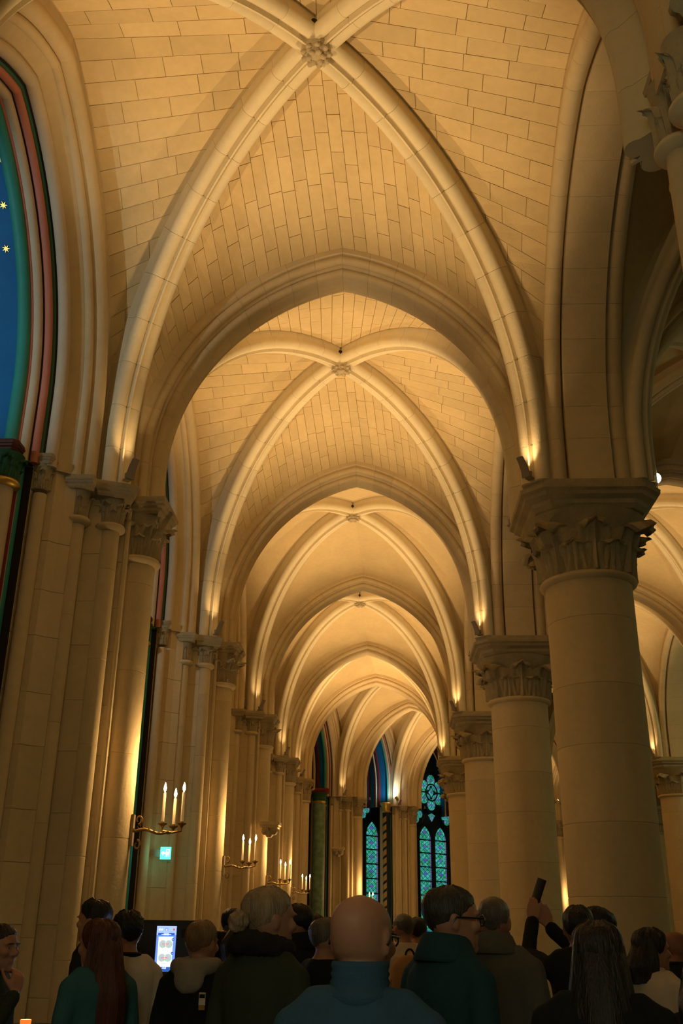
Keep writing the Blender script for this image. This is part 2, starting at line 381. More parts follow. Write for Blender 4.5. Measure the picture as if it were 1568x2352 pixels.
# ------------------------------------------------------------------ vaults
STONES = []; REST = MB()
def patch(parent, B, D, centre, stones, rows=22, tmin=.30, n=40, target=.52):
    """ruled web between a boundary curve B and a diagonal curve D (both n+1 points from spring to crown)"""
    mb = MB(); m = 8
    g = [[b.lerp(d, j/m) for j in range(m+1)] for b, d in zip(B, D)]
    nrm = (g[n//2+1][m//2] - g[n//2][m//2]).cross(g[n//2][m//2+1] - g[n//2][m//2])
    flip = nrm.dot(centre - g[n//2][m//2]) > 0
    if stones: g = [[p + Vector(((p.x-centre.x)*.004, (p.y-centre.y)*.0015, .007)) for p in r] for r in g]
    mb.grid(g, flip=not flip)
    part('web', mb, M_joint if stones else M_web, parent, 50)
    if not stones: return
    def P(t, v):
        x = min(n - 1e-6, max(0, t*n)); k = int(x); f = x - k
        return B[k].lerp(B[k+1], f).lerp(D[k].lerp(D[k+1], f), v)
    for r in range(rows):
        t0, t1 = r/rows, (r+1)/rows
        if t0 < tmin: continue
        L = (P(t0, 0) - P(t0, 1)).length
        if L < .30: continue
        cnt = max(1, round(L/target)); off = (r % 2)*.5/cnt if cnt > 1 else 0
        L0, L1 = (P(t0, 0) - P(t0, 1)).length, (P(t1, 0) - P(t1, 1)).length
        sl = target*(.55 + .5*(r % 2)) + random.uniform(-.08, .08); ss = []
        while sl < min(L0, L1) - .14: ss.append(sl); sl += target*random.uniform(.75, 1.3)
        cuts = [(0, 0)] + [(s_/L0, s_/L1) for s_ in ss] + [(1, 1)]
        Hh = (P(t1, .5) - P(t0, .5)).length
        for a, b in zip(cuts, cuts[1:]):
            ev = .0035/max(L, .1); et = .0035/max(Hh, .05)*(t1-t0)
            wob = random.uniform(-.003, .003)
            q = [P(t0+et, a[0]+ev), P(t0+et, b[0]-ev), P(t1-et, b[1]-ev), P(t1-et, a[1]+ev)]
            nn = (q[1]-q[0]).cross(q[3]-q[0])
            if nn.length < 1e-9: continue
            nn.normalize()
            if nn.dot(centre - q[0]) < 0: nn = -nn
            top = [p + nn*(.003+wob*.7) for p in q]; bot = [p - nn*.03 for p in q]
            s = MB(); s.v = [tuple(p) for p in top + bot]
            f = [(0, 1, 2, 3), (0, 4, 5, 1), (1, 5, 6, 2), (2, 6, 7, 3), (3, 7, 4, 0)]
            ok = (q[1]-q[0]).cross(q[3]-q[0]).dot(nn) > 0
            s.f = f if ok else [x[::-1] for x in f]
            STONES.append(0)
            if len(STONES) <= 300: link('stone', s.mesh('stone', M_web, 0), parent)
            else:
                o = len(REST.v); REST.v += s.v; REST.f += [tuple(i + o for i in f) for f in s.f]
def boss(parent, c, z):
    b = part('keystone', MB().lathe([(.04, z-.075), (.07, z-.06), (.125, z-.03), (.155, z+.02), (.15, z+.10), (.08, z+.16)], c, 24), M_carved, parent, 50)
    pet = MB().ball((0, 0, 0), .045, 8, 6, (1, .75, .5)).mesh('petal', M_carved)
    for ringn, (rr, zz, n) in enumerate(((.12, z-.035, 9), (.065, z-.068, 6))):
        for i in range(n):
            a = 2*pi*i/n + ringn; link('petal', pet, b, (c[0]+rr*cos(a), c[1]+rr*sin(a), zz), (0, .5, a))
    part('hole', MB().ball((c[0]-.01, c[1]-.22, z+.14), .045, 8, 6), M_iron, parent)
def make_bay(A0, A1, B0, B1, left='wall', stones=False, vous=0, label='', qs=(1, 1)):
    """A0,A1: left nodes (xy, rot) near and far; B0,B1: right piers. One vaulted bay."""
    t = struct('ceiling', label=label)
    (a0, ra0), (a1, ra1) = A0, A1
    if left == 'wall': ft = lambda a, r, s: loc(a, r, -.11, s*.66); wl = lambda a, r, s, q=1: loc(a, r, -.40*q, s*.52*q); tl = lambda a, r, s: loc(a, r, -.11, s*.30); el = lambda a, r: loc(a, r, .19, 0)
    else: ft = lambda a, r, s: loc(a, r, .65, s*.66); wl = lambda a, r, s, q=1: loc(a, r, .38, s*.50); tl = lambda a, r, s: loc(a, r, .34, s*.30); el = lambda a, r: loc(a, r, .64, 0)
    rb0 = atan2(B0[1]-a0[1], B0[0]-a0[0]); rb1 = atan2(B1[1]-a1[1], B1[0]-a1[0])
    fr = lambda b, r, s: loc(b, r, -.65, s*.66); wr = lambda b, r, s: loc(b, r, -.38, s*.50); tr = lambda b, r, s: loc(b, r, -.34, s*.30); er = lambda b, r: loc(b, r, -.64, 0)
    F = [ft(a0, ra0, 1), fr(B0, rb0, 1), fr(B1, rb1, -1), ft(a1, ra1, -1)]       # SW, SE, NE, NW feet
    c = V2(F[0])*.25 + V2(F[1])*.25 + V2(F[2])*.25 + V2(F[3])*.25
    D = []
    for f in F:
        d = (V2(f) - c).normalized(); perp = (-d.y, d.x)
        r = link('diagonal_rib', None, t) if vous else t
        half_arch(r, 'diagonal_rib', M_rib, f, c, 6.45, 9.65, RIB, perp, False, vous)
        D.append(curve_pts(f, c, 6.45, 9.65, .29))
    boss(t, c, 9.66)
    ctr = Vector((c.x, c.y, 6.5))
    def bound(p, q, zc, z0):
        m = (V2(p) + V2(q))/2; return curve_pts(p, m, z0, zc), curve_pts(q, m, z0, zc)
    S1, S2 = bound(tl(a0, ra0, 1), tr(B0, rb0, 1), 9.36, 6.5)
    N1, N2 = bound(tl(a1, ra1, -1), tr(B1, rb1, -1), 9.36, 6.5)
    W1, W2 = bound(wl(a0, ra0, 1, qs[0]), wl(a1, ra1, -1, qs[1]), 9.93 if left == 'wall' else 9.34, 6.75)
    E1, E2 = bound(wr(B0, rb0, 1), wr(B1, rb1, -1), 9.34, 6.6)
    for bb, dd in ((N1, D[3]), (N2, D[2]), (E2, D[2]), (W2, D[3]), (E1, D[1]), (W1, D[0]), (S1, D[0]), (S2, D[1])):
        patch(t, bb, dd, ctr, stones, rows=28 if bb is N1 or bb is N2 or bb is S1 or bb is S2 else 22)
    if REST.v and stones:
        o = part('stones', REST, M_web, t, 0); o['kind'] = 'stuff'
    return t
BAYL = ['near vault overhead with crossing ribs and carved rosette boss', 'second vault along the aisle with bright crossing ribs', 'third vault along the aisle', 'fourth vault along the aisle', 'short vault where the aisle begins to bend', 'skewed vault of the bend', 'second skewed vault of the bend', 'third skewed vault of the bend', 'last vault of the bend']
bay0 = make_bay(RES[1], RES[2], PIE[1], PIE[2], stones=True, vous=11, label=BAYL[0])
bay1 = dup(bay0, loc=(0, 6, 0), label=BAYL[1])
plain = make_bay(RES[3], RES[4], PIE[3], PIE[4], label=BAYL[2])
dup(plain, loc=(0, 6, 0), label=BAYL[3])
dup(plain, loc=(0, -18, 0), label='vault behind the camera')
for i in range(5, 10):
    make_bay(RES[i], RES[i+1], PIE[i], PIE[i+1], label=BAYL[i-1], qs=(WSC.get(i, 1), WSC.get(i+1, 1)))
inner = make_bay(((2.21, 4.2), 0), ((2.21, 10.2), 0), (8.0, 4.2), (8.0, 10.2), left='pier', label='dark vault of the inner aisle at the upper right')
for k in range(1, 5): dup(inner, loc=(0, 6*k, 0), label='vault of the inner aisle, %s' % ['beside the nearest round pier', 'lit amber past the nearest pier', 'further along past the second pier', 'last one'][k-1])

# ------------------------------------------------------------------ transverse arches across the aisle
def make_trans(a, ra, b, lu=.19, vous=0, label='', group='pointed arches across the aisle'):
    t = thing('transverse_arch', label, 'arch', group=group)
    r = atan2(b[1]-a[1], b[0]-a[0]); p = loc(a, ra, lu, 0); q = loc(b, r, -.64, 0); m = (V2(p)+V2(q))/2
    d = (V2(p)-m).normalized(); perp = (-d.y, d.x)
    half_arch(t, 'arch_half', M_stone, p, m, 6.45, 9.05, TRANS, perp, False, vous)
    half_arch(t, 'arch_half', M_stone, q, m, 6.45, 9.05, TRANS, (-perp[0], -perp[1]), False, vous)
    return t
TL = ['', 'pointed arch across the aisle overhead, above the frame', 'largest pointed arch across the aisle, below the near vault', 'second pointed arch down the aisle', 'third pointed arch down the aisle', 'fourth pointed arch down the aisle', 'fifth pointed arch, leaning where the aisle bends', 'sixth pointed arch, at the bend by the stained glass', 'seventh pointed arch round the bend', 'eighth pointed arch round the bend', 'ninth pointed arch round the bend']
t0 = make_trans(RES[2][0], 0, PIE[2], vous=12, label=TL[2])
for k, i in enumerate((1, 3, 4, 5)): dup(t0, loc=(0, 6*(i-2), 0), label=TL[i])
for i in range(6, 11): make_trans(RES[i][0], RES[i][1], PIE[i], label=TL[i])
ti = make_trans((2.21, 10.2), 0, (8.0, 10.2), .64, label='dark arch across the inner aisle springing right from the nearest pier', group='arches across the inner aisle')
for k in (-1, 1, 2, 3): dup(ti, loc=(0, 6*k, 0), label='arch across the inner aisle %s' % {-1: 'from the colonnette pier', 1: 'from the second pier, seen past the nearest pier', 2: 'from the third pier', 3: 'from the fourth pier'}[k])

# ------------------------------------------------------------------ arcade arches between the piers
def make_arcade(a, b, vous=0, label='', group='arcade arches'):
    t = thing('arcade_arch', label, 'arch', group=group)
    d0 = (V2(b)-V2(a)).normalized(); p = V2(a)+d0*.70; q = V2(b)-d0*.70; m = (p+q)/2; perp = (-d0.y, d0.x)
    half_arch(t, 'arch_half', M_stone, p, m, 6.5, 9.05, ARCADE, (-perp[0]*-1, -perp[1]*-1), True, vous)
    half_arch(t, 'arch_half', M_stone, q, m, 6.5, 9.05, ARCADE, perp, False, vous)
    return t
ar = make_arcade(PIE[1], PIE[2], 11, 'tall arcade arch at upper right over the nearest gap between piers')
for k, (dx, dy) in enumerate(((0, 6), (0, 12), (0, 18), (5.79, 6), (5.79, 12), (5.79, 18), (0, -6))):
    dup(ar, loc=(dx, dy, 0), label=['arcade arch between the nearest and second round piers', 'arcade arch between the second and third round piers', 'arcade arch between the third and fourth round piers', 'far arcade arch beyond the right edge', 'far arcade arch lit amber at the right edge', 'far arcade arch past the pale right pier', 'arcade arch beside the camera'][k])
for i in range(5, 10): make_arcade(PIE[i], PIE[i+1], 0, 'arcade arch of the bend, %s' % ['first', 'second', 'third', 'fourth', 'last'][i-5])

# ------------------------------------------------------------------ painted chapel arches along the outer wall
def make_chapel(A0, A1, label, depth=5.0, stars=True, s0=1, s1=1):
    t = thing('chapel_arch', label, 'arch', group='painted chapel arches')
    (a0, r0), (a1, r1) = A0, A1
    p, q = V2(loc(a0, r0, -.46*s0, .74*s0)), V2(loc(a1, r1, -.46*s1, -.74*s1)); m = (p+q)/2; d = (q-p).normalized(); perp = Vector((-d.y, d.x))   # away from the aisle
    zc, z0 = 9.72, 6.75
    els = [('wall_band', [(-.03, .04), (-.10, .31), (.3, .31), (.3, .04)], M_stone), ('outer_roll', ring(0, .0, .10), M_stone), ('second_roll', ring(.08, -.13, .055), M_stone), ('cove', [(.09, .2), (.09, -.16), (.15, -.22), (.24, -.28), (.34, -.30), (.34, .2)], M_stone),
           ('third_roll', ring(.29, -.335, .07), M_cream), ('black_band', [(.33, -.2), (.33, -.37), (.375, -.395), (.375, -.2)], M_black), ('green_roll', ring(.385, -.405, .028, 12), M_green),
           ('salmon_roll', ring(.425, -.445, .045), M_salmon), ('navy_band', [(.45, -.3), (.45, -.455), (.49, -.475), (.49, -.3)], M_navy), ('cream_roll', ring(.525, -.50, .055), M_cream),
           ('pink_roll', ring(.58, -.535, .028, 12), M_salmon), ('teal_roll', ring(.65, -.565, .07), M_teal)]
    kk = min(s0, s1)
    els = [(nm, [(b*kk, r*kk) for b, r in pr], mm) for nm, pr, mm in els]
    for nm, pr, mm in els:
        half_arch(t, nm, mm, p, m, z0, zc, pr, perp, False); half_arch(t, nm, mm, q, m, z0, zc, pr, perp, True)
    # blue barrel behind, with ribs and gilt stars
    D2 = depth
    g = [arch_rows(p, m, z0, zc, [(.65*kk, -.54*kk), (D2, -.54*kk)], perp), arch_rows(q, m, z0, zc, [(.65*kk, -.54*kk), (D2, -.54*kk)], perp)]
    web = part('blue_web', MB().grid(g[0]).grid(g[1], flip=True), M_blue, t)
    for bb in ((1.42, 3.3) if depth > 3 else (.85, 1.35)):
        for nm, pr, mm in (('red_rib', [(bb-.22*kk, -.5*kk), (bb-.22*kk, -.68*kk), (bb+.22*kk, -.68*kk), (bb+.22*kk, -.5*kk)], M_red), ('navy_fillet', ring(bb-.12*kk, -.69*kk, .03, 12), M_navy), ('cream_rib', ring(bb, -.72*kk, .07*kk), M_cream)):
            half_arch(t, nm, mm, p, m, z0, zc, pr, perp, False); half_arch(t, nm, mm, q, m, z0, zc, pr, perp, True)
    st = MB(); pts = []
    for i in range(14): rr = .045 if i % 2 == 0 else .016; pts.append((rr*cos(pi*i/7), rr*sin(pi*i/7)))
    st.grid([[(x, y, -.004) for x, y in pts], [(x, y, .004) for x, y in pts]], True, True, True); sm = st.mesh('gilt_star', M_gold, 0)
    if stars:
        C, dd, c, R = arch_geom(q, m, z0, zc)
        for bb, ang in ((.745, 1.0), (.79, .82), (.82, .645), (.95, .90), (1.0, .73), (.90, 1.1)):
            Rr = R - .55; h = Rr*cos(ang) - c; nn = Vector((-dd.x*cos(ang), -dd.y*cos(ang), -sin(ang)))
            o = link('gilt_star', sm, web, (C.x + dd.x*h + perp.x*bb, C.y + dd.y*h + perp.y*bb, z0 + Rr*sin(ang))); o.rotation_euler = nn.to_track_quat('Z', 'Y').to_euler()
        for side, f in ((p, 1), (q, 1)):
            C, dd, c, R = arch_geom(side, m, z0, zc)
            for bi, bb in enumerate((1.85, 2.2, 2.6, 3.0)):
                if bb > D2 - .2: continue
                for i in range(1, 8):
                    ang = acos(max(-1, min(1, c/(R-.54))))*(i + .5*(bi % 2))/8; Rr = R - .552
                    h = Rr*cos(ang) - c; z = z0 + Rr*sin(ang)
                    nn = Vector((-dd.x*cos(ang), -dd.y*cos(ang), -sin(ang)))
                    o = link('gilt_star', sm, web, (C.x + dd.x*h + perp.x*bb, C.y + dd.y*h + perp.y*bb, z)); o.rotation_euler = nn.to_track_quat('Z', 'Y').to_euler()
    return t
ch0 = make_chapel(RES[1], RES[2], 'painted chapel arch with starry blue vault at the left edge')
for k, nm in ((1, 'painted chapel arch behind the ticket kiosk'), (2, 'painted chapel arch between the second and third wall piers'), (3, 'painted chapel arch between the third and fourth wall piers')): dup(ch0, loc=(0, 6*k, 0), label=nm)
for i, nm in ((5, 'narrow painted chapel arch where the aisle bends'), (6, 'painted chapel arch left of the leafy painted column'), (7, 'red and blue striped chapel arch over the narrow stained glass strip'), (8, 'striped chapel arch over the wide stained glass window'), (9, 'chapel arch hidden right of the stained glass')):
    make_chapel(RES[i], RES[i+1], nm, 2.1, stars=False, s0=WSC.get(i, 1), s1=WSC.get(i+1, 1))
# ------------------------------------------------------------------ uplights on the abaci
def make_uplight(i, p, aim, power, label, shield=True, zb=ZA):
    t = thing('uplight', label, 'lamp', (p[0], p[1], zb), atan2(aim[1]-p[1], aim[0]-p[0]), 'small uplights on the capitals')
    if i == 0:
        global UP_BODY, UP_SHIELD
        UP_BODY = MB().box((-.035, -.035, 0), (.035, .035, .02)).lathe([(.012, .02), (.028, .04), (.03, .085)], (0, 0), 12).mesh('base', M_fix)
        g = [[(.075 + .10*s*s - .02*abs(w)*8, w, .0 + .20*s) for w in (-.05*(1-.2*s), 0, .05*(1-.2*s))] for s in (0, .35, .7, 1)]
        g2 = [[(x - .012, y, z) for x, y, z in r] for r in g]
        UP_SHIELD = MB().grid(g).grid(g2, flip=True).mesh('shield', M_fix)
    link('base', UP_BODY, t)
    if shield: link('shield', UP_SHIELD, t)
    d = bpy.data.lights.new('uplight_beam', 'SPOT'); d.energy = power; d.color = AMBER; d.spot_size = radians(84); d.spot_blend = 1.0; d.shadow_soft_size = .035
    l = bpy.data.objects.new('beam', d); COL.objects.link(l); l.parent = t; l.location = (0, 0, .13)
    v = Vector((1.0, 0, 1.3)); l.rotation_euler = v.to_track_quat('-Z', 'Y').to_euler()
    if shield:
        d = bpy.data.lights.new('uplight_spill', 'SPOT'); d.energy = P_SPILL; d.color = AMBER; d.spot_size = radians(62); d.spot_blend = 1; d.shadow_soft_size = .03
        l = bpy.data.objects.new('spill', d); COL.objects.link(l); l.parent = t; l.location = (.03, 0, .10); l.rotation_euler = Vector((-.12, 0, 1)).to_track_quat('-Z', 'Y').to_euler()
    return t
n = 0
for i in range(0, len(RES) - 1):
    a0, r0 = RES[i]; a1, r1 = RES[i+1]; b0, b1 = PIE[i], PIE[i+1]
    q0 = atan2(b0[1]-a0[1], b0[0]-a0[0]); q1 = atan2(b1[1]-a1[1], b1[0]-a1[0])
    pts = [loc(a0, r0, -.02, .74), loc(b0, q0, -.70, .62), loc(b1, q1, -.66, -.70), loc(a1, r1, -.02, -.74)]
    c = sum((V2(p) for p in pts), Vector((0, 0)))/4
    wh = ['left', 'right', 'right', 'left']; where = ['near left', 'near right', 'far right', 'far left']
    if i == 1: pts[1] = (1.78, 4.66)
    if i == 0: pts[2] = (1.78, 3.76)
    for j, p in enumerate(pts):
        pw = P_UP*(1.0 if i < 6 else .7)
        make_uplight(n, p, c, pw, 'small bronze uplight on the %s capital of the %s vault' % (where[j], ['hindmost', 'near', 'second', 'third', 'fourth', 'bending', 'first skewed', 'second skewed', 'third skewed', 'last'][i]), j > 1, 6.40 if (i, j) in ((1, 1), (0, 2)) else ZA); n += 1
for k in (2, 3, 4):
    y0 = 4.2 + 6*k
    for j, (x, y) in enumerate(((2.9, y0+.66), (7.3, y0+.66), (7.3, y0+5.34), (2.9, y0+5.34))):
        make_uplight(n, (x, y), (5.1, y0+3), P_UP*[0, 0, .8, .9, .9][k], 'small bronze uplight of the inner aisle, %s capital of its %s vault' % (['near left', 'near right', 'far right', 'far left'][j], ['', '', 'third', 'fourth', 'last'][k]), j > 1); n += 1

# ------------------------------------------------------------------ candle sconces
def make_sconce(lit=True):
    t = thing('candle_sconce', 'x', 'sconce', group='three candle wall sconces')
    arm = [(0, 0, 0)] + [(.02 + .34*s, 0, .02*sin(s*pi*2) - .02) for s in [i/10 for i in range(11)]]
    b = part('bracket_arm', MB().tube(arm, [.02] + [.017 - .005*i/10 for i in range(11)], 8), M_brass, t, 60)
    part('wall_plate', MB().box((-.02, -.035, -.16), (.006, .035, .14)), M_brass, t)
    for s, (cz, dr) in enumerate(((.06, 1), (-.12, -1))):       # scrolls
        sp = [(.02 + .032*cos(a) * (1 - a/9) + .03, 0, cz + dr*(.040*sin(a)*(1 - a/9) + .03)) for a in [i*.45 - 1.6 for i in range(14)]]
        part('scroll', MB().tube(sp, [.014 - .0006*i for i in range(14)], 6), M_brass, b, 60)
    for i in range(5):
        part('acanthus_leaf', MB().grid([[(.06+.055*i - .02*q, s*.018*(1-q), -.01 + .035*q + .012*abs(s)) for s in (-1, 0, 1)] for q in (0, .4, .8, 1)]), M_brass, b)
    for j, (x, y, zc, h) in enumerate(((.27, .10, .055, .29), (.37, .16, .035, .26), (.48, .03, .05, .29))):
        part('branch', MB().tube([(.30, 0, -.015), ((.30+x)/2, y*.6, -.03), (x, y, -.01), (x, y, zc)], .011, 7), M_brass, b, 60)
        part('drip_cup', MB().lathe([(.012, zc-.03), (.02, zc-.01), (.045, zc+.004), (.048, zc+.014), (.018, zc+.014), (.018, zc+.03)], (x, y), 14), M_brass, t, 40)
        cd = part('candle', MB().lathe([(.0155, zc+.02), (.0145, zc+.02+h), (.008, zc+.028+h)], (x, y), 12), M_wax, t, 40)
        zz = zc + .03 + h
        part('flame', MB().lathe([(.004, zz), (.014, zz+.022), (.0155, zz+.04), (.010, zz+.068), (.002, zz+.095)], (x, y), 10), M_flame, cd, 60)
    d = bpy.data.lights.new('candle_light', 'POINT'); d.energy = P_CANDLE; d.color = CANDLE; d.shadow_soft_size = .06
    l = bpy.data.objects.new('candle_glow', d); COL.objects.link(l); l.parent = t; l.location = (.36, .10, .62)
    return t
SL = {2: 'nearest three candle bronze sconce on the left wall, above the green exit sign', 3: 'second candle sconce on the left, above the blonde bun', 4: 'third candle sconce down the left wall', 5: 'fourth candle sconce down the left wall, beside the painted column', 7: 'candle sconce just showing over the bald head', 10: 'tiny candle sconce in the gap between the two nearest round piers', 8: 'candle sconce between the stained glass windows'}
sc = make_sconce(); first = True
for i in (2, 3, 4, 5, 7, 10):
    p = loc(RES[i][0], RES[i][1], .20, 0)
    if first: sc.location = (p[0], p[1], 2.52); sc['label'] = SL[i]; first = False
    else: dup(sc, loc=(p[0], p[1], 2.52 if i < 6 else 2.35), rz=RES[i][1], label=SL[i])

# ------------------------------------------------------------------ stained glass
def glass_mat():
    m = bpy.data.materials.new('stained_glass'); m.use_nodes = True; nt = m.node_tree; N = nt.nodes; Lk = nt.links
    b = N['Principled BSDF']; b.inputs['Roughness'].default_value = .2
    uv = N.new('ShaderNodeUVMap'); sx = N.new('ShaderNodeSeparateXYZ'); Lk.new(uv.outputs[0], sx.inputs[0])
    def mth(op, a, c=None, clamp=False):
        n = N.new('ShaderNodeMath'); n.operation = op; n.use_clamp = clamp
        for i, x in enumerate((a, c)):
            if x is None: continue
            if isinstance(x, (int, float)): n.inputs[i].default_value = x
            else: Lk.new(x, n.inputs[i])
        return n.outputs[0]
    def mix(f, a, c):
        n = N.new('ShaderNodeMix'); n.data_type = 'RGBA'
        Lk.new(f, n.inputs[0])
        for i, x in ((6, a), (7, c)):
            if isinstance(x, tuple): n.inputs[i].default_value = (*x, 1)
            else: Lk.new(x, n.inputs[i])
        return n.outputs[2]
    u, v = sx.outputs[0], sx.outputs[1]
    geo = N.new('ShaderNodeNewGeometry'); vor = N.new('ShaderNodeTexVoronoi'); vor.inputs['Scale'].default_value = 14; Lk.new(geo.outputs['Position'], vor.inputs['Vector'])
    ns = N.new('ShaderNodeTexNoise'); ns.inputs['Scale'].default_value = 2.2; Lk.new(geo.outputs['Position'], ns.inputs['Vector'])
    sep = N.new('ShaderNodeSeparateColor'); Lk.new(vor.outputs['Color'], sep.inputs[0])
    base = mix(sep.outputs[0], (.015, .20, .19), (.07, .44, .40))
    base = mix(mth('GREATER_THAN', sep.outputs[1], .70), base, (.015, .22, .07))
    # diagonal lattice
    lat = mth('MINIMUM', mth('ABSOLUTE', mth('SUBTRACT', mth('FRACT', mth('MULTIPLY', mth('ADD', u, v), 3.0)), .5)), mth('ABSOLUTE', mth('SUBTRACT', mth('FRACT', mth('MULTIPLY', mth('SUBTRACT', u, v), 3.0)), .5)))
    col = mix(mth('LESS_THAN', lat, .06), base, (.004, .02, .02))
    du, dv = mth('SUBTRACT', u, .5), mth('SUBTRACT', v, .5)
    r = mth('SQRT', mth('ADD', mth('MULTIPLY', du, du), mth('MULTIPLY', dv, dv))); an = mth('ARCTAN2', dv, du)
    pet = mth('ADD', .11, mth('MULTIPLY', .05, mth('COSINE', mth('MULTIPLY', an, 4.0))))
    col = mix(mth('LESS_THAN', r, mth('ADD', pet, .03)), col, (.005, .012, .02))
    col = mix(mth('LESS_THAN', r, pet), col, (.05, .12, .50))
    col = mix(mth('LESS_THAN', r, .045), col, (.35, .02, .03))
    bu = mth('ABSOLUTE', du); wv = mth('FRACT', mth('MULTIPLY', v, 7.0))
    bc = mix(mth('GREATER_THAN', wv, .72), (.03, .09, .42), (.30, .03, .05)); bc = mix(mth('LESS_THAN', wv, .12), bc, (.55, .35, .08))
    col = mix(mth('GREATER_THAN', bu, .405), col, (.004, .01, .02)); col = mix(mth('GREATER_THAN', bu, .425), col, bc)
    Lk.new(col, b.inputs['Base Color']); Lk.new(col, b.inputs['Emission Color'])
    b.inputs['Emission Strength'].default_value = GLASS
    st = mth('MULTIPLY', mth('ADD', mth('MULTIPLY', ns.outputs[0], 1.3), .35), GLASS); Lk.new(st, b.inputs['Emission Strength'])
    return m
GLASS = .95
M_glass = glass_mat()
def pane(parent, pts, uvb=None, name='pane', z=0):
    """flat backlit pane in the window plane (x across, z up), a thin slab"""
    me = bpy.data.meshes.new(name); n = len(pts)
    vs = [(x, .0, y) for x, y in pts] + [(x, .02, y) for x, y in pts]
    fs = [tuple(range(n)), tuple(range(2*n-1, n-1, -1))] + [(i, i+n, (i+1) % n + n, (i+1) % n) for i in range(n)]
    me.from_pydata(vs, [], fs); me.materials.append(M_glass); ul = me.uv_layers.new(name='UVMap')
    xs = [p[0] for p in pts]; ys = [p[1] for p in pts]; x0, x1, y0, y1 = uvb or (min(xs), max(xs), min(ys), max(ys))
    for lp in me.loops:
        v = me.vertices[lp.vertex_index].co; ul.data[lp.index].uv = ((v.x-x0)/(x1-x0), (v.z-y0)/(y1-y0))
    return link(name, me, parent)
def make_window(name, c, rz, label):
    t = struct(name, (c[0], c[1], 0), rz, label)
    part('dark_surround', MB().box((-2.35, .05, .3), (2.35, .30, 9.4)), M_navy, t)
    tr = MB()
    W, PT, Z0 = .70, .90, 1.3
    def ringb(cx, cz, r, th=.045): tr.tube([(cx + r*cos(2*pi*i/32), -.02, cz + r*sin(2*pi*i/32)) for i in range(33)], th, 7)
    for i in range(4):
        cx = (i-1.5)*PT; zs = 5.05; hw = W/2
        arcp = lambda s, q: (cx + s*(2*hw*cos(q) - hw), zs + 2*hw*sin(q)*.92)
        zz = Z0
        while zz < zs - .05:
            z1 = min(zs + .001, zz + .54)
            pane(t, [(cx-hw, zz+.02), (cx+hw, zz+.02), (cx+hw, z1-.02), (cx-hw, z1-.02)]); zz = z1
            tr.box((cx-hw, -.03, z1-.022), (cx+hw, .02, z1+.022))
        qs = [pi/3*j/6 for j in range(7)]
        pane(t, [arcp(1, q) for q in qs] + [arcp(-1, q) for q in reversed(qs[:-1])], (cx-hw, cx+hw, zs, zs+.62))
        for s in (-1, 1):
            tr.tube([(cx+s*(hw+.03), -.03, Z0), (cx+s*(hw+.03), -.03, zs)] + [(cx + s*((2*hw+.03)*cos(q) - hw), -.03, zs + (2*hw+.03)*sin(q)*.92) for q in qs], .045, 7)
    for cx in (-PT, PT):       # quatrefoils over each pair
        cz = 6.05
        for k in range(4): a = pi/2*k; pane(t, [(cx + .205*cos(a) + .145*cos(q), cz + .205*sin(a) + .145*sin(q)) for q in [2*pi*j/14 for j in range(14)]])
        pane(t, [(cx + .09*cos(q), cz + .09*sin(q)) for q in [2*pi*j/10 for j in range(10)]]); ringb(cx, cz, .41)
    cz = 6.98
    for k in range(6): a = pi/3*k + pi/2; pane(t, [(.50*cos(a) + .225*cos(q), cz + .50*sin(a) + .225*sin(q)) for q in [2*pi*j/18 for j in range(18)]])
    for k in range(4):
        a0 = pi/2*k
        pane(t, [(.33*cos(a0+q), cz + .33*sin(a0+q)) for q in [.12 + (pi/2-.24)*j/6 for j in range(7)]] + [(.16*cos(a0+pi/4)*1.05, cz + .16*sin(a0+pi/4)*1.05)])
    pane(t, [(.15, cz), (0, cz+.21), (-.15, cz), (0, cz-.21)])
    ringb(0, cz, .34, .03); ringb(0, cz, .80, .05)
    for s in (-1, 1):          # big enclosing arches and side lights
        pane(t, [(s*.62, 5.75+.60), (s*.50, 5.75+.38), (s*.80, 6.55)]); pane(t, [(0, 5.80), (s*.20, 6.05), (0, 6.14)])
        pane(t, [(s*1.05, 6.60), (s*1.5, 6.30), (s*1.25, 6.9), (s*.98, 7.3)])
        tr.tube([(s*(1.86 - .0*q), -.05, Z0) for q in (0, 1)] + [(s*1.86, -.05, 5.4)] + [(s*(3.3*cos(q) - 1.44), -.05, 5.4 + 3.3*sin(q)) for q in [1.11*j/12 for j in range(13)]], .07, 8)
        tr.tube([(s*.02, -.04, 5.0)] + [(s*(PT + (PT-.02)*-cos(q)), -.04, 5.0 + 1.62*sin(q)) for q in [pi*j/16 for j in range(9)]], .05, 7)
    tr.tube([(0, -.04, Z0), (0, -.04, 5.0)], .06, 8)
    part('tracery', tr, M_iron, t, 50)
    part('sill', MB().box((-2.3, -.25, .9), (2.3, .1, 1.28)), M_stone, t)
    return t
make_window('window_1', (-1.49, 40.10), radians(46), 'narrow strip of tall stained glass left of the painted column')
make_window('window_2', (1.95, 43.05), radians(43), 'wide blue green stained glass window with six petal rose')
